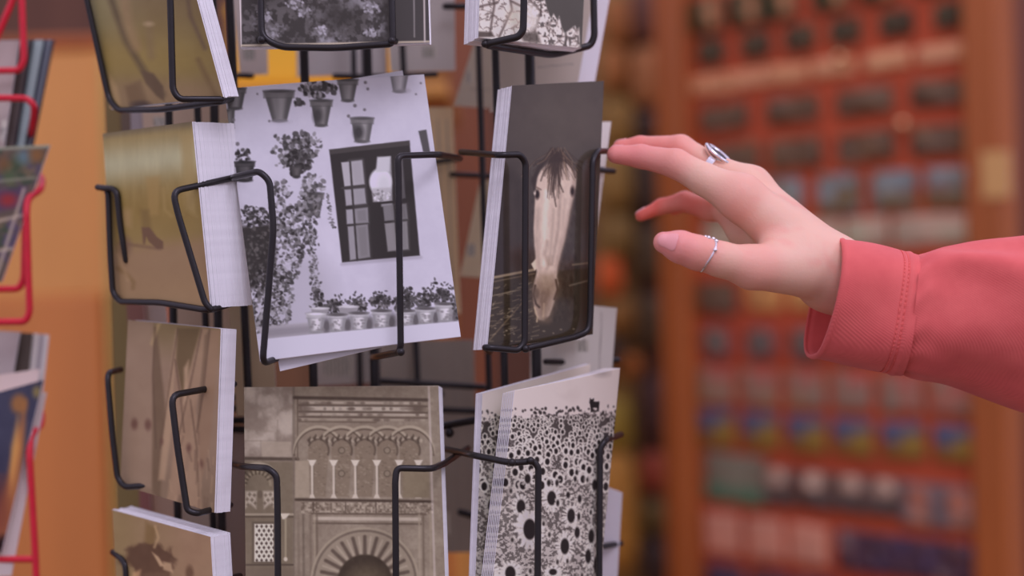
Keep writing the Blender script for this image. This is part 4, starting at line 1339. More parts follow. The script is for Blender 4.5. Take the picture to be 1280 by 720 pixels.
for x, y, w, h, cc, nm in SOUV:
    cpt = P(x, y, 2.585)
    k = 2.585 / FPX
    t = thing('hanging_souvenir', f'{nm} souvenir hanging on the dark stand between postcards and magnet board', 'souvenir', cpt, 'souvenirs on the dark stand')
    V, F = ball(cpt, 1.0, 16, 10, (w * k * .5, .022, h * k * .5))
    def sq(a, r_):
        t_ = max(-1, min(1, a / r_))
        return math.copysign(abs(t_) ** .55, t_) * r_
    V = [(cpt.x + sq(v[0] - cpt.x, w * k * .5), v[1], cpt.z + sq(v[2] - cpt.z, h * k * .5)) for v in V]
    new_obj('pouch', V, F, material('souvenir_' + nm.replace(' ', '_'), cc, rough=.6, vary=.2, scale=60), parent=t, smooth=True)
    top = cpt + Vector((0, 0, h * k * .47))
    V, F = tube([top, top + Vector((0, .012, .008)), top + Vector((0, .035, .01))], .0022, 8)
    new_obj('hanging_loop', V, F, M_BLACK, parent=t, smooth=True)

# ------------------------------------------------------------------ the magnet board
B0, B1 = P(852, 360, 2.16), P(1242, 360, 1.82)
bd = Vector((B1.x - B0.x, B1.y - B0.y, 0))
BL_ = bd.length
br = bd.normalized()
bn = Vector((br.y, -br.x, 0))
if bn.dot(Vector((CAM.x - B0.x, CAM.y - B0.y, 0))) < 0:
    bn = -bn
ang = math.atan2(br.y, br.x)
bo = Vector((B0.x, B0.y, 0))


def bpt(s, z, out=0.0):
    return bo + br * s + bn * out + Vector((0, 0, z))


board = thing('magnet_board', 'tall red display board of fridge magnets in a wooden frame', 'display board', bpt(BL_ / 2, 0))
ZT, ZB = 2.05, .55
mid = bpt(BL_ / 2, (ZT + ZB) / 2, -.012)
V, F = box(mid, (BL_, .02, ZT - ZB), rz=ang, bev=.003)
new_obj('red_panel', V, F, material('red_felt', (160, 66, 42), rough=.8, vary=.12, scale=14), parent=board)
for s0 in (0, BL_):
    c0 = bpt(s0, ZT / 2, .0)
    V, F = box(c0, (.052, .05, ZT), rz=ang, bev=.006)
    new_obj('frame_post', V, F, W_FRAME, parent=board)
for z in (ZT, ZB):
    V, F = box(bpt(BL_ / 2, z, 0), (BL_ + .05, .045, .05), rz=ang, bev=.006)
    new_obj('frame_rail', V, F, W_FRAME, parent=board)


def on_board(px, py):
    h = ray_plane(px, py, np.array(bo), np.array(bn))
    return (h - bo).dot(br), h.z


def mp(kind, seed):
    def f(X, Y, u, v):
        p = Paint(u * 100, v * 100, (90, 76, 62))
        r = np.random.default_rng(seed)

        def sp(n, cols, s0, s1, y0=0, y1=100, a=.8):
            for _ in range(n):
                p.ell(r.uniform(0, 100), r.uniform(y0, y1), r.uniform(s0, s1), r.uniform(s0, s1), cols[r.integers(len(cols))], soft=6, a=a)
        if kind == 'dark':
            p.C[:] = (72, 60, 48)
            sp(5, [(58, 48, 40), (92, 78, 60), (104, 72, 56)], 10, 24)
        elif kind == 'figure':
            p.C[:] = (70, 58, 44)
            p.ell(30, 40, 26, 60, (66, 62, 42), soft=8)
            p.ell(78, 50, 16, 60, (172, 116, 88), soft=8)
        elif kind == 'bar':
            p.C[:] = (192, 132, 104)
            sp(5, [(206, 156, 126), (176, 112, 88), (196, 140, 120)], 12, 26)
        elif kind == 'relief':
            p.C[:] = (98, 72, 60)
            sp(8, [(112, 86, 72), (82, 62, 54), (124, 92, 74), (104, 82, 76)], 10, 24)
        elif kind == 'multi':
            p.C[:] = (106, 96, 94)
            sp(4, [(128, 134, 150), (114, 122, 140)], 14, 26, 10, 60)
            sp(4, [(126, 104, 62), (112, 84, 52), (112, 70, 64)], 12, 22, 50, 100)
        elif kind == 'pale':
            p.C[:] = (172, 142, 134)
            sp(3, [(150, 150, 136), (136, 120, 112)], 14, 26, 30, 80)
        elif kind == 'yellow':
            p.C[:] = (186, 130, 84)
            sp(4, [(204, 152, 100), (150, 96, 70)], 14, 26)
        elif kind == 'round':
            p.C[:] = (142, 66, 62)
            p.ell(50, 50, 42, 44, (92, 82, 88), soft=6)
            p.ell(50, 44, 16, 18, (124, 104, 92), soft=6)
        elif kind == 'pink':
            p.C[:] = (136, 102, 96)
            sp(5, [(156, 92, 86), (122, 108, 104), (144, 110, 92)], 12, 28)
            p.ell(64, 16, 22, 14, (172, 74, 76), soft=8, a=.8)
        elif kind == 'land':
            p.C[:] = (126, 84, 46)
            p.poly([(0, 0), (100, 0), (100, 40), (0, 40)], (84, 82, 120), soft=8)
            p.ell(34, 36, 26, 22, (70, 78, 116), soft=8)
            p.poly([(55, 30), (100, 30), (100, 90), (45, 90)], (134, 104, 50), soft=10)
        elif kind == 'teal':
            p.C[:] = (112, 102, 96)
            sp(3, [(122, 116, 110), (96, 100, 92)], 16, 30)
            p.ell(24, 84, 26, 20, (76, 110, 96), soft=8)
            p.ell(76, 84, 22, 18, (72, 112, 96), soft=8)
        elif kind == 'face':
            p.C[:] = (94, 70, 70)
            p.ell(46, 24, 30, 22, (190, 158, 152), soft=8)
            p.ell(50, 74, 40, 24, (84, 72, 76), soft=8)
        elif kind == 'facered':
            p.C[:] = (106, 88, 98)
            p.ell(46, 36, 26, 30, (164, 100, 86), soft=8)
            p.ell(50, 80, 24, 16, (170, 116, 104), soft=8)
        elif kind == 'pinkpale':
            p.C[:] = (190, 126, 116)
            sp(4, [(202, 142, 128), (176, 120, 112)], 16, 30)
        elif kind == 'navy':
            p.C[:] = (78, 54, 74)
            sp(4, [(126, 104, 112), (62, 52, 92), (92, 60, 66)], 12, 26)
        return p.C
    return f


ORD = ['leftmost', 'second', 'third', 'fourth', 'fifth', 'sixth', 'seventh']
ROWS = [
    ('figure', 'dark and cream figure', 'top row', 46, 44, .012, [(884, 12), (932, 8), (975, 3), (1040, -10), (1100, -16), (1170, -24)]),
    ('dark', 'dark square', 'dark square row', 40, 32, .010, [(890, 62), (946, 54), (1001, 47), (1058, 41), (1122, 31), (1191, 21)]),
    ('bar', 'pale bar shaped', 'pale bar row', 56, 22, .007, [(888, 102), (936, 97), (986, 91), (1042, 85), (1110, 79), (1178, 70)]),
    ('relief', 'broad brown relief', 'upper brown relief row', 72, 32, .010, [(906, 142), (992, 136), (1082, 129), (1178, 119)]),
    ('relief', 'broad brown relief', 'lower brown relief row', 72, 36, .010, [(920, 195), (996, 190), (1084, 184), (1178, 178)]),
    ('multi', 'mottled blue grey', 'mottled row', 56, 50, .008, [(906, 246), (978, 244), (1050, 243), (1119, 242), (1189, 241)]),
    ('pale', 'pale whitish', 'pale row', 56, 36, .006, [(904, 296), (966, 293), (1026, 291), (1084, 291), (1146, 290), (1203, 290)]),
    ('yellow', 'yellowish', 'yellowish row', 50, 40, .007, [(956, 366), (1012, 366), (1066, 366), (1124, 367), (1184, 368)]),
    ('round', 'round grey', 'round row', 46, 42, .009, [(898, 420), (954, 424), (1010, 428), (1066, 431), (1126, 436), (1190, 441)]),
    ('pink', 'pinkish grey', 'pinkish row', 50, 46, .007, [(896, 476), (950, 480), (1008, 485), (1066, 490), (1128, 496), (1192, 503)]),
    ('land', 'blue and yellow landscape', 'landscape row', 52, 46, .007, [(897, 528), (951, 534), (1009, 541), (1067, 548), (1130, 555), (1196, 564)]),
    ('face', 'dark white topped', 'white topped row', 46, 46, .009, [(977, 606), (1023, 612), (1069, 618), (1112, 624)]),
    ('facered', 'grey figure', 'end of the white topped row', 50, 54, .009, [(1154, 630), (1204, 636)]),
    ('pinkpale', 'pale pink', 'pale pink row', 52, 50, .006, [(904, 664), (958, 673), (1012, 682)]),
    ('navy', 'dark violet', 'dark violet row', 44, 50, .009, [(1070, 688), (1116, 694), (1160, 700), (1208, 706)]),
    ('navy', 'dark violet', 'bottom row', 56, 40, .009, [(908, 724), (966, 734), (1022, 742)]),
]
EXTRA = [('relief', 'single dark green brown fridge magnet seen below the thumb', 46, 40, .010, (898, 372)), ('teal', 'wide grey and teal fridge magnet beside the left frame post', 74, 60, .007, (920, 598))]
mseed = 0


def magnet(kind, label, w, h, th, px, py, zrow, group):
    global mseed
    mseed += 1
    s0, _ = on_board(px - w / 2, py)
    s1, _ = on_board(px + w / 2, py)
    _, za = on_board(px, py - h / 2)
    _, zb = on_board(px, py + h / 2)
    hh = abs(za - zb) / 2
    r = random.Random(mseed)
    ph = r.uniform(0, 6)
    tl = math.radians(r.uniform(-3, 3))
    sm, hw = (s0 + s1) / 2, (s1 - s0) / 2
    cs = []
    for a, b in ((-hw, hh), (hw, hh), (hw, -hh), (-hw, -hh)):
        cs.append(bpt(sm + a * math.cos(tl) - b * math.sin(tl), zrow + a * math.sin(tl) + b * math.cos(tl), th * .6))

    def rel(u, v):
        e = np.minimum(np.minimum(u, 1 - u), np.minimum(v, 1 - v))
        d_ = th * .4 * sstep(0, .14, e)
        if kind in ('relief', 'dark', 'figure', 'round', 'face', 'facered', 'navy'):
            d_ = d_ + th * .5 * np.sin(u * 7 + ph) * np.sin(v * 6 + ph * 2) * sstep(.05, .3, e)
        return d_
    o = slab('fridge_magnet', cs, mp(kind, mseed), step=2.2, thick=th * .6, relief=rel, mats=[M_PRINT_MATT, M_PRINT_MATT])
    tag(o, label, 'magnet', group)


for kind, look, row, w, h, th, pts in ROWS:
    zr = float(np.mean([on_board(x, y)[1] for x, y in pts]))
    for i, (x, y) in enumerate(pts):
        pos = ORD[i] if i == 0 else ORD[i] + ' from the left'
        magnet(kind, f'{look} fridge magnet, {pos} in the {row}', w * (.8 + .25 * (x - 880) / 320), h, th, x, y, zr, 'fridge magnets on the red board, ' + row)
for kind, lab, w, h, th, (x, y) in EXTRA:
    magnet(kind, lab, w, h, th, x, y, on_board(x, y)[1], 'single fridge magnets on the red board')

# price tag on the right post
hp = bpt(BL_, 0, .0285)
n_ = np.array(bn)
q = [ray_plane(x, y, np.array(bpt(BL_, 0, .0275)), n_) for x, y in ((1226, 190), (1262, 188), (1264, 246), (1228, 248))]
tag(slab('price_tag', q, lambda X, Y, u, v: np.tile(np.array((184, 138, 98.)), (len(X), 1)), step=6, thick=.001), 'blank tan price tag pinned to the right frame post of the magnet board', 'price tag')
# polished metal balls added only to give small glints on the board
for (x, y), lab in (((1057, 74), 'polished ball added for a glint above the pale bar row'), ((1136, 156), 'polished ball added for a glint between the two brown relief rows')):
    s, z = on_board(x, y)
    V, F = ball(bpt(s, z, .016), .008, 16, 10)
    V2, F2 = tube([bpt(s, z, -.001), bpt(s, z, .014)], .002, 8)
    V, F = join((V, F), (V2, F2))
    tag(new_obj('glint_ball', V, F, material('brass', (0.95, 0.62, 0.3), rough=.15, metal=1.0, raw=True), smooth=True), lab, 'pin', 'glint balls on the magnet board')

# ================================================================== the hand
def J(px, py, d, r):
    return (np.array(P(px, py, d)), r * d / FPX)


# joints: seen place, depth, radius in seen pixels; index, middle, ring, little finger and thumb
INDEX = [J(770, 193, .838, 11.5), J(801, 195.5, .836, 14.5), J(845, 204.5, .826, 18), J(880, 224, .818, 20), J(926, 247, .812, 28)]
MIDDLE = [J(776, 186, .862, 11), J(800, 183, .860, 12.5), J(851, 185, .850, 16), J(890, 209, .843, 17), J(938, 234, .834, 25)]
RINGF = [J(801, 270, .872, 7), J(827, 258, .874, 9.5), J(856, 252, .870, 12.5), J(888, 262, .862, 14.5), J(952, 262, .854, 24)]
LITTLE = [J(842, 262, .896, 7), J(862, 255, .896, 9), J(888, 256, .890, 11), J(912, 268, .882, 13), J(968, 285, .872, 20)]
THUMB = [J(830, 303, .776, 13.5), J(850, 308.5, .776, 19), J(872, 316, .777, 20.5), J(900, 324, .779, 21), J(940, 334, .785, 27), J(1000, 335, .797, 36)]
WR1, WR2 = J(1044, 343, .808, 39), J(1046, 347, .823, 35)
FA1, FA2 = J(1110, 378, .810, 36), J(1110, 380, .824, 35)
FB = J(1420, 425, .812, 46)
META = [(INDEX[-1], WR1), (MIDDLE[-1], J(1036, 338, .812, 33)), (RINGF[-1], J(1036, 341, .820, 33)), (LITTLE[-1], J(1036, 350, .827, 32))]


def cap_sd(p, A, B):
    (a, ra), (b, rb) = A, B
    ab = b - a
    t = np.clip(((p - a) @ ab) / (ab @ ab), 0, 1)
    return np.linalg.norm(p - a - t[:, None] * ab, axis=1) - (ra + (rb - ra) * t)


def smin(a, b, k):
    h = np.clip(0.5 + 0.5 * (b - a) / k, 0, 1)
    return b + (a - b) * h - k * h * (1 - h)


def chain(p, js, k):
    d = cap_sd(p, js[0], js[1])
    for i in range(1, len(js) - 1):
        d = smin(d, cap_sd(p, js[i], js[i + 1]), k)
    return d


def hand_sd(p):
    palm = None
    for a, b in META:
        d = cap_sd(p, a, b)
        palm = d if palm is None else smin(palm, d, .010)
    # flesh of the palm, web of the thumb and the wrist
    palm = smin(palm, cap_sd(p, J(975, 290, .83, 34), J(1035, 340, .815, 38)), .010)
    palm = smin(palm, cap_sd(p, WR1, FA1), .012)
    palm = smin(palm, cap_sd(p, WR2, FA2), .012)
    palm = smin(palm, cap_sd(p, FA1, FB), .012)
    palm = smin(palm, cap_sd(p, FA2, FB), .012)
    th = chain(p, THUMB, .004)
    palm = smin(palm, th, .009)
    palm = smin(palm, cap_sd(p, J(908, 268, .850, 15), J(926, 291, .842, 13)), .008)
    palm = smin(palm, cap_sd(p, J(926, 291, .842, 13), J(990, 318, .825, 24)), .008)
    palm = smin(palm, cap_sd(p, J(972, 316, .800, 20), J(1010, 320, .80, 26)), .010)
    d = None
    for f, kk in ((INDEX, .005), (MIDDLE, .005), (RINGF, .005), (LITTLE, .005)):
        c = chain(p, f, .0025)
        d = c if d is None else smin(d, c, .0008)
    return smin(palm, d, .006)


def surface_nets(fn, lo, hi, h):
    n = np.ceil((hi - lo) / h).astype(int) + 1
    g = [lo[i] + h * np.arange(n[i]) for i in range(3)]
    F = np.empty(tuple(n), dtype=np.float32)
    for i in range(n[0]):
        yy, zz = np.meshgrid(g[1], g[2], indexing='ij')
        pts = np.stack([np.full(yy.size, g[0][i]), yy.ravel(), zz.ravel()], 1)
        F[i] = fn(pts).reshape(n[1], n[2])
    S = F < 0
    cnt = np.zeros(tuple(n - 1), dtype=np.int8)
    for a in (0, 1):
        for b in (0, 1):
            for c in (0, 1):
                cnt += S[a:n[0] - 1 + a, b:n[1] - 1 + b, c:n[2] - 1 + c]
    act = (cnt > 0) & (cnt < 8)
    ii = np.argwhere(act)
    cid = -np.ones(act.shape, dtype=np.int64)
    cid[act] = np.arange(len(ii))
    acc, num = np.zeros((len(ii), 3)), np.zeros(len(ii))
    cor = [np.array((a, b, c)) for a in (0, 1) for b in (0, 1) for c in (0, 1)]
    for x in cor:
        for ax in range(3):
            if x[ax] == 0:
                y = x.copy()
                y[ax] = 1
                fa = F[tuple((ii + x).T)]
                fb = F[tuple((ii + y).T)]
                m = (fa < 0) != (fb < 0)
                t = np.where(m, fa / np.where(m, fa - fb, 1), 0)
                pt = x + t[:, None] * (y - x)
                acc[m] += pt[m]
                num[m] += 1
    V = lo + (ii + acc / num[:, None]) * h
    quads = []
    for ax in range(3):
        sl0 = [slice(None)] * 3
        sl1 = [slice(None)] * 3
        sl0[ax], sl1[ax] = slice(0, -1), slice(1, None)
        e = S[tuple(sl0)] != S[tuple(sl1)]
        idx = np.argwhere(e)
        b, c = (ax + 1) % 3, (ax + 2) % 3
        ok = (idx[:, b] > 0) & (idx[:, c] > 0) & (idx[:, b] < n[b] - 1) & (idx[:, c] < n[c] - 1)
        idx = idx[ok]
        if len(idx) == 0:
            continue
        q = []
        for db, dc in ((-1, -1), (0, -1), (0, 0), (-1, 0)):
            k = idx.copy()
            k[:, b] += db
            k[:, c] += dc
            q.append(cid[tuple(k.T)])
        q = np.stack(q, 1)
        fl = ~S[tuple(idx.T)]
        q[fl] = q[fl][:, ::-1]
        quads.append(q[(q >= 0).all(1)])
    return V, np.vstack(quads)


hp_ = np.array([j[0] for f in (INDEX, MIDDLE, RINGF, LITTLE, THUMB) for j in f] + [WR1[0], WR2[0], FA1[0], FB[0]])
lo, hi = hp_.min(0) - .03, hp_.max(0) + .03
hi[0] = P(1400, 400, .80).x
HV, HF = surface_nets(hand_sd, lo, hi, .0011)
# skin colour: warmer at the fingertips and in the folds of the knuckles
skin = np.tile(np.array((223, 153, 150.)), (len(HV), 1))


def blend(c, m):
    global skin
    skin += (np.array(c, float) - skin) * m[:, None]


for f, cc, rr_ in ((INDEX, (212, 118, 128), .045), (MIDDLE, (210, 116, 120), .04), (RINGF, (200, 88, 84), .05), (LITTLE, (200, 92, 88), .05), (THUMB, (212, 118, 130), .028)):
    d_ = np.linalg.norm(HV - f[0][0], axis=1)
    blend(cc, .85 * sstep(rr_ * 1.25, rr_ * .2, d_))
for jj, s in ((INDEX[2], .011), (MIDDLE[2], .010), (RINGF[2], .008), (THUMB[2], .013), (INDEX[4], .013), (THUMB[4], .014)):
    d_ = np.linalg.norm(HV - jj[0], axis=1)
    blend((212, 118, 120), .45 * sstep(s * 1.7, s * .6, d_))
nz_ = fbm(HV[:, 0] * 1000 + HV[:, 1] * 500, HV[:, 2] * 1000 + HV[:, 1] * 700, 14, 301, 3)
blend((214, 132, 132), .5 * sstep(.5, .8, nz_))

M_SKIN = bpy.data.materials.new('skin')
M_SKIN.use_nodes = True
nt = M_SKIN.node_tree
b_ = nt.nodes['Principled BSDF']
at_ = nt.nodes.new('ShaderNodeAttribute')
at_.attribute_name = 'print'
nt.links.new(at_.outputs['Color'], b_.inputs['Base Color'])
b_.inputs['Roughness'].default_value = .48
b_.inputs['Specular IOR Level'].default_value = .4
b_.inputs['Subsurface Weight'].default_value = .18
b_.inputs['Subsurface Radius'].default_value = (1, .4, .25)
b_.inputs['Subsurface Scale'].default_value = .005
tc_ = nt.nodes.new('ShaderNodeTexCoord')
vo_ = nt.nodes.new('ShaderNodeTexVoronoi')
vo_.inputs['Scale'].default_value = 900
nt.links.new(tc_.outputs['Object'], vo_.inputs['Vector'])
bp_ = nt.nodes.new('ShaderNodeBump')
bp_.inputs['Strength'].default_value = .12
bp_.inputs['Distance'].default_value = .0006
nt.links.new(vo_.outputs['Distance'], bp_.inputs['Height'])
nt.links.new(bp_.outputs['Normal'], b_.inputs['Normal'])

person = new_obj('person', HV, HF.tolist(), M_SKIN, smooth=True, colors=alb(skin), origin=(float(WR1[0][0]), float(WR1[0][1]), float(WR1[0][2])))
tag(person, 'person in a salmon pink shirt reaching out a ringed hand to the horse postcard', 'person')


def nail(tip, axis, normal, length, width, back=.002, rtip=.008):
    axis = axis / np.linalg.norm(axis)
    normal = normal - axis * (normal @ axis)
    normal /= np.linalg.norm(normal)
    side = np.cross(axis, normal)
    na, nb = 17, 21
    pts, keep = [], []
    for j in range(nb):
        b = j / (nb - 1)
        wv = math.sqrt(max(0, 1 - (max(0, b - .55) / .47) ** 2)) * math.sqrt(max(0, 1 - (max(0, .22 - b) / .25) ** 2))
        for i in range(na):
            a = -1 + 2 * i / (na - 1)
            pts.append(tip + axis * (b * length - back) + side * (a * wv * width / 2) + normal * rtip)
    q = np.array(pts)
    e_ = .0004
    for _ in range(40):
        d0 = hand_sd(q)
        g = np.stack([hand_sd(q + e_ * np.eye(3)[k]) - d0 for k in range(3)], 1) / e_
        g /= np.maximum(np.linalg.norm(g, axis=1, keepdims=True), 1e-6)
        q = q - g * np.clip(d0, -.001, .002)[:, None] * .8
    aa = np.array([-1 + 2 * i / (na - 1) for j in range(nb) for i in range(na)])
    lift = .00035 + .0001 * (1 - aa ** 2)
    top = q + normal * lift[:, None]
    bot = q - normal * .0006
    V = np.vstack([top, bot])
    F = []
    k = len(top)
    for j in range(nb - 1):
        for i in range(na - 1):
            a0 = j * na + i
            F.append((a0, a0 + 1, a0 + na + 1, a0 + na))
            F.append((k + a0, k + a0 + na, k + a0 + na + 1, k + a0 + 1))
    lp = [i for i in range(na)] + [j * na + na - 1 for j in range(1, nb)] + [(nb - 1) * na + i for i in range(na - 2, -1, -1)] + [j * na for j in range(nb - 2, 0, -1)]
    for x in range(len(lp)):
        y = (x + 1) % len(lp)
        F.append((lp[x], k + lp[x], k + lp[y], lp[y]))
    return V, F


M_NAIL = material('fingernail', (204, 132, 146), rough=.3, spec=.5)
toward = RN @ np.array((0, 0, 1.0))
upv = RN @ np.array((0, 1.0, 0))
rightv = RN @ np.array((1.0, 0, 0))


def axis_of(f):
    return f[0][0] - f[1][0]


for f, nrm_, ln, wd, bk in ((THUMB, toward + upv * .25 - rightv * .22, .0135, .0112, .0066), (INDEX, upv * .8 - toward * .5, .010, .0085, .004), (MIDDLE, upv * .9 - toward * .3, .010, .0085, .004), (RINGF, upv * .9 - toward * .25 - rightv * .3, .009, .0075, .0045), (LITTLE, upv * .8 - toward * .3 - rightv * .3, .008, .0065, .004)):
    V, F = nail(f[0][0], axis_of(f), nrm_, ln, wd, bk, f[0][1] + .001)
    new_obj('fingernail', V, F, M_NAIL, parent=person, smooth=True)

# signet ring on the middle finger
rc = MIDDLE[3][0] * .98 + MIDDLE[2][0] * .02
ax = MIDDLE[2][0] - MIDDLE[3][0]
ax /= np.linalg.norm(ax)


def frame(ax, hint):
    n = hint - ax * (hint @ ax)
    n /= np.linalg.norm(n)
    return n, np.cross(ax, n)


n1, n2 = frame(ax, upv)
rad = 16.5 * .843 / FPX + .0012
V, F = [], []
m = 64
for i in range(m):
    t = 2 * math.pi * i / m
    dr = n1 * math.cos(t) + n2 * math.sin(t)
    wdt = .0026
    for a, o_ in ((-1, 0), (-.8, .0008), (.8, .0008), (1, 0), (.8, -.0006), (-.8, -.0006)):
        V.append(rc + dr * (rad + o_) + ax * a * wdt)
for i in range(m):
    j = (i + 1) % m
    for k in range(6):
        l = (k + 1) % 6
        F.append((i * 6 + k, j * 6 + k, j * 6 + l, i * 6 + l))
sr = new_obj('signet_ring', V, F, M_SILVER, parent=person, smooth=False)
sr['label'] = 'silver ring with an oval dark stone'
Lx = rightv * .78 - upv * .62
Nn = (rightv * .60 + upv * .78) * .93 + toward * .36
Nn -= Lx * (Nn @ Lx)
Nn /= np.linalg.norm(Nn)
Sx = np.cross(Lx, Nn)
bc = np.array(P(898.5, 193.5, .838))


def oval(c, prof, la, sa, n=48):
    V, F = [], []
    for (k, h) in prof:
        for i in range(n):
            t = 2 * math.pi * i / n
            V.append(c + Lx * la * k * math.cos(t) + Sx * sa * k * math.sin(t) + Nn * h)
    for r_ in range(len(prof) - 1):
        for i in range(n):
            j = (i + 1) % n
            F.append((r_ * n + i, r_ * n + j, (r_ + 1) * n + j, (r_ + 1) * n + i))
    F.append(tuple(range(n - 1, -1, -1)))
    F.append(tuple((len(prof) - 1) * n + i for i in range(n)))
    return V, F


V, F = oval(bc, [(.55, -.0042), (.8, -.0022), (1.0, -.0006), (1.03, .0003), (1.0, .0011), (.86, .0015), (.72, .0008), (.66, .0002)], .0102, .0072)
new_obj('bezel', V, F, M_SILVER, parent=sr, smooth=True)
V, F = oval(bc, [(.70, -.0004), (.70, .0006), (.55, .0011), (.3, .0014)], .0102, .0064)
so = new_obj('stone', V, F, M_STONE, parent=sr, smooth=True)
so['label'] = 'dark oval stone'

# open wrap ring with tiny beads on the thumb
rc = np.array(P(882, 319, .7775))
ax = THUMB[2][0] - THUMB[3][0]
ax /= np.linalg.norm(ax)
n1, n2 = frame(ax, upv)
rad = 20.8 * .7775 / FPX + .0002
hel = []
for i in range(80):
    t = -0.30 + (2 * math.pi + .75) * i / 79
    s = (i / 79 - .5)
    wob = .0009 * math.sin(t * 2)
    hel.append(Vector(rc + (n1 * math.cos(t) + n2 * math.sin(t)) * rad + ax * (-s * .0042 + wob)))
V, F = tube(hel, .0007, 8)
bd_ = [ball(hel[0], .0010, 10, 8), ball(hel[-1], .0010, 10, 8)]
wr = new_obj('wrap_ring', V, F, M_SILVER, parent=person, smooth=True)
wr['label'] = 'thin open silver ring with tiny beads on the thumb'
for i in (0, 79, 5, 10, 68, 74, 60):
    V, F = ball(hel[i] + (hel[i] - Vector(rc)).normalized() * .0004, .0013, 12, 8)
    new_obj('bead', V, F, M_SILVER, parent=wr, smooth=True)

# ------------------------------------------------------------------ shirt sleeve
M_SHIRT = bpy.data.materials.new('salmon_cotton_twill')
M_SHIRT.use_nodes = True
nt = M_SHIRT.node_tree
b_ = nt.nodes['Principled BSDF']
b_.inputs['Roughness'].default_value = .85
b_.inputs['Specular IOR Level'].default_value = .15
b_.inputs['Sheen Weight'].default_value = .15
tc_ = nt.nodes.new('ShaderNodeTexCoord')
n1_ = nt.nodes.new('ShaderNodeTexNoise')
n1_.inputs['Scale'].default_value = 45
n1_.inputs['Detail'].default_value = 6
nt.links.new(tc_.outputs['Object'], n1_.inputs['Vector'])
rp_ = nt.nodes.new('ShaderNodeValToRGB')
ca, cb = alb((183, 77, 86)), alb((196, 90, 98))
rp_.color_ramp.elements[0].position, rp_.color_ramp.elements[1].position = .3, .7
rp_.color_ramp.elements[0].color = (*[float(x) for x in ca], 1)
rp_.color_ramp.elements[1].color = (*[float(x) for x in cb], 1)
nt.links.new(n1_.outputs['Fac'], rp_.inputs['Fac'])
nt.links.new(rp_.outputs['Color'], b_.inputs['Base Color'])
wv_ = nt.nodes.new('ShaderNodeTexWave')
wv_.wave_type = 'BANDS'
wv_.bands_direction = 'DIAGONAL'
wv_.inputs['Scale'].default_value = 420
wv_.inputs['Distortion'].default_value = .6
nt.links.new(tc_.outputs['Object'], wv_.inputs['Vector'])
bp_ = nt.nodes.new('ShaderNodeBump')
bp_.inputs['Strength'].default_value = .25
bp_.inputs['Distance'].default_value = .0005
nt.links.new(wv_.outputs['Fac'], bp_.inputs['Height'])
nt.links.new(bp_.outputs['Normal'], b_.inputs['Normal'])

# sections: top (x, y), bottom (x, y), near-side offset (dx, dy, metres towards the viewer), depth of the axis
CUFF = [((1043, 303), (1016, 447), (20, -14, .034), .810), ((1068, 305), (1040, 452), (18, -10, .035), .808), ((1106, 311), (1080, 459), (14, -5, .034), .804), ((1146, 318), (1126, 467), (10, 0, .036), .803)]
SLV = [((1143, 321), (1122, 464), (10, -2, .035), .803), ((1152, 319), (1134, 470), (10, -8, .0366), .803), ((1200, 309), (1186, 482), (8, -18, .037), .802), ((1280, 298), (1272, 508), (5, -26, .039), .800), ((1400, 284), (1396, 548), (2, -26, .044), .795), ((1620, 262), (1620, 620), (0, 0, .064), .79)]


def sect(s):
    (tx, ty), (bx_, by_), (dx, dy, dd), d = s
    cx, cy = (tx + bx_) / 2, (ty + by_) / 2
    c = np.array(P(cx, cy, d))
    up = (np.array(P(tx, ty, d)) - np.array(P(bx_, by_, d))) / 2
    k = (d - dd) / d
    near = np.array(P(cx + dx, cy + dy, d - dd)) - c
    return c, up, near


def loft(secs, n, disp, m=144, inner=0.0, ex=2.35):
    S = [sect(s) for s in secs]
    S = np.array([np.concatenate(s) for s in S])
    L = np.concatenate([[0], np.cumsum(np.linalg.norm(np.diff(S[:, :3], axis=0), axis=1))])
    t = np.linspace(0, L[-1], n)
    # smooth (monotone enough) interpolation of the sections
    T = np.gradient(S, L, axis=0)
    out = np.empty((n, 9))
    for i, x in enumerate(t):
        k = min(max(np.searchsorted(L, x) - 1, 0), len(L) - 2)
        h = L[k + 1] - L[k]
        q = (x - L[k]) / h
        h00, h10, h01, h11 = 2 * q ** 3 - 3 * q ** 2 + 1, q ** 3 - 2 * q ** 2 + q, -2 * q ** 3 + 3 * q ** 2, q ** 3 - q ** 2
        out[i] = h00 * S[k] + h10 * h * T[k] + h01 * S[k + 1] + h11 * h * T[k + 1]
    th = np.linspace(0, 2 * math.pi, m, endpoint=False)
    cs, sn = np.cos(th), np.sin(th)
    a = np.sign(cs) * np.abs(cs) ** (2 / ex)
    b = np.sign(sn) * np.abs(sn) ** (2 / ex)
    V = out[:, None, :3] + a[None, :, None] * out[:, None, 3:6] + b[None, :, None] * out[:, None, 6:9]
    dr = V - out[:, None, :3]
    dr /= np.linalg.norm(dr, axis=2, keepdims=True)
    V = V + dr * (disp(t[:, None] * np.ones((1, m)), th[None, :] * np.ones((n, 1))) - inner)[:, :, None]
    return V, t


def skin_faces(n, m, off=0, flip=False):
    i, j = np.meshgrid(np.arange(n - 1), np.arange(m), indexing='ij')
    j2 = (j + 1) % m
    q = np.stack([i * m + j, i * m + j2, (i + 1) * m + j2, (i + 1) * m + j], -1).reshape(-1, 4) + off
    return q[:, ::-1] if flip else q


def fold_cuff(t, th):
    d_ = .0012 * np.sin(th * 2 + t * 40 + .6) * sstep(0, .03, t) + .0007 * np.sin(th * 5 + t * 90)
    LC = .048
    d_ = d_ + .0007 * np.exp(-((t - .0015) / .0012) ** 2)
    for x in (.0375, .0405):
        d_ = d_ - .0007 * np.exp(-((t - x) / .0006) ** 2)
    d_ = d_ + .0007 * np.exp(-((t - .0435) / .0016) ** 2)
    return d_


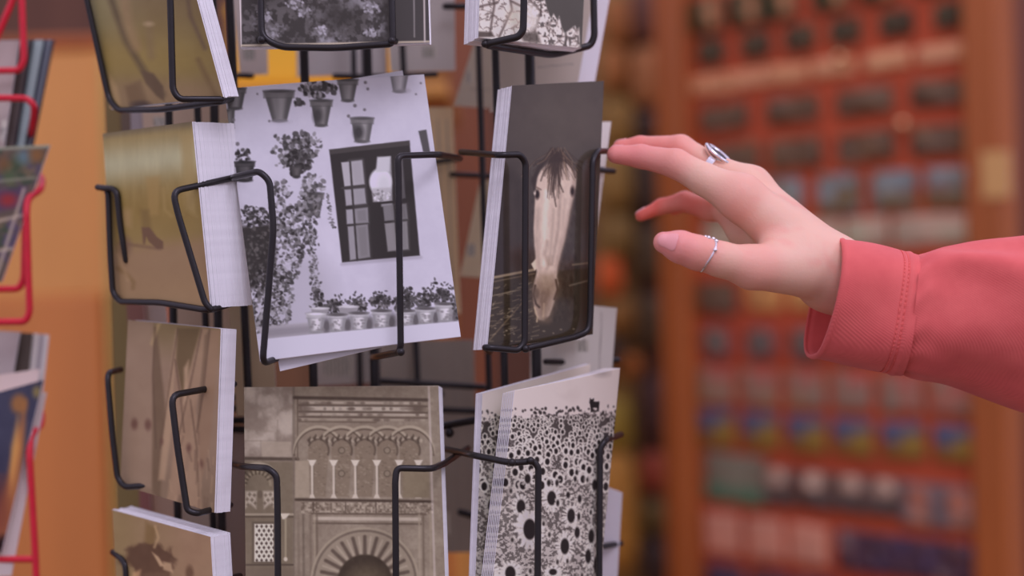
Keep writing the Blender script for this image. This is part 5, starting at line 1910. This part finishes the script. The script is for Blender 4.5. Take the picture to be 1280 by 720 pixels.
def fold_sleeve(t, th):
    d_ = .0050 * np.exp(-(((th - 1.0) - (t - .03) * 10.0) / .24) ** 2) * sstep(.006, .03, t) * sstep(.17, .06, t)
    d_ = d_ - .0024 * np.exp(-(((th - .55) - (t - .03) * 8.0) / .30) ** 2) * sstep(.006, .03, t)
    d_ = d_ + .0018 * np.exp(-(((th - 1.9) + (t - .03) * 3.0) / .35) ** 2) * sstep(.004, .03, t)
    d_ = d_ - .0016 * np.exp(-(((th - 2.45) - (t - .02) * 4.0) / .28) ** 2) * sstep(.01, .03, t)
    d_ = d_ + .0012 * np.sin(th * 3 + t * 55) * sstep(0, .02, t)
    d_ = d_ + .0006 * np.sin(th * 14 + 1.3 * np.sin(t * 200)) * np.exp(-t / .012)
    return d_


m = 160
Vo, tt = loft(CUFF, 90, fold_cuff, m)
Vi, _ = loft(CUFF, 90, fold_cuff, m, inner=.0022)
V = np.vstack([Vo.reshape(-1, 3), Vi.reshape(-1, 3)])
k = 90 * m
F = np.vstack([skin_faces(90, m), skin_faces(90, m, k, True)]).tolist()
# rounded rim
mid_ = (Vo[0] + Vi[0]) / 2 + (Vo[0] - Vo[2]) * .55
V = np.vstack([V, mid_])
for j in range(m):
    j2 = (j + 1) % m
    F.append((2 * k + j, 2 * k + j2, j2, j))
    F.append((k + j, k + j2, 2 * k + j2, 2 * k + j))
Vs, _ = loft(SLV, 190, fold_sleeve, m)
ks = 190 * m
slv = new_obj('shirt_sleeve', Vs.reshape(-1, 3), skin_faces(190, m).tolist(), M_SHIRT, parent=person, smooth=True)
new_obj('cuff', V, F, M_SHIRT, parent=slv, smooth=True)
# two rows of stitches along the cuff seam
M_THREAD = material('salmon_thread', (198, 92, 98), rough=.8)
for tx in (.0375, .0405):
    i = int(np.argmin(np.abs(tt - tx)))
    ringp = Vo[i]
    parts = []
    for j in range(0, m, 2):
        a, b = Vector(ringp[j]), Vector(ringp[(j + 1) % m])
        o_ = (Vector(ringp[j]) - Vector(Vo[i].mean(0))).normalized() * .0004
        parts.append(tube([a + o_, b + o_], .00032, 6))
    V, F = join(*parts)
    new_obj('stitching', V, F, M_THREAD, parent=slv, smooth=True)

# ================================================================== light
world = bpy.data.worlds.new('world')
scene.world = world
world.use_nodes = True
nt = world.node_tree
bg = nt.nodes['Background']
tc_ = nt.nodes.new('ShaderNodeTexCoord')
sx = nt.nodes.new('ShaderNodeSeparateXYZ')
nt.links.new(tc_.outputs['Generated'], sx.inputs[0])
mr = nt.nodes.new('ShaderNodeMapRange')
mr.inputs['From Min'].default_value = -1
mr.inputs['From Max'].default_value = 1
nt.links.new(sx.outputs['Z'], mr.inputs['Value'])
rp_ = nt.nodes.new('ShaderNodeValToRGB')
e = rp_.color_ramp.elements
e[0].position, e[0].color = .3, (.22, .19, .23, 1)
e[1].position, e[1].color = 1.0, (.92, .80, 1.12, 1)
x = e.new(.5)
x.color = (.50, .435, .61, 1)
nt.links.new(mr.outputs['Result'], rp_.inputs['Fac'])
nt.links.new(rp_.outputs['Color'], bg.inputs['Color'])
bg.inputs['Strength'].default_value = 1.0


def area(name, loc, target, size, power, color):
    l = bpy.data.lights.new(name, 'AREA')
    l.shape = 'DISK'
    l.size = size
    l.energy = power
    l.color = color
    o = bpy.data.objects.new(name, l)
    COL.objects.link(o)
    o.location = loc
    o.rotation_euler = (Vector(target) - Vector(loc)).to_track_quat('-Z', 'Y').to_euler()
    return o


area('top_fill_light', (.55, -.5, 3.0), (0, .9, 1.4), .9, 11, (1, .90, 1.22))  # soft area light added above for highlights, not a lamp of the place
area('side_fill_light', (1.7, .35, 2.5), (.1, .85, 1.45), .6, 2.5, (.95, .9, 1.22))  # weak area light added from the right, no such lamp known

scene.view_settings.view_transform = 'Standard'
scene.view_settings.look = 'None'
scene.view_settings.gamma = 1.0
scene.view_settings.exposure = 0.0
scene.view_settings.use_curve_mapping = False
scene.cycles.max_bounces = 6
scene.cycles.use_denoising = True
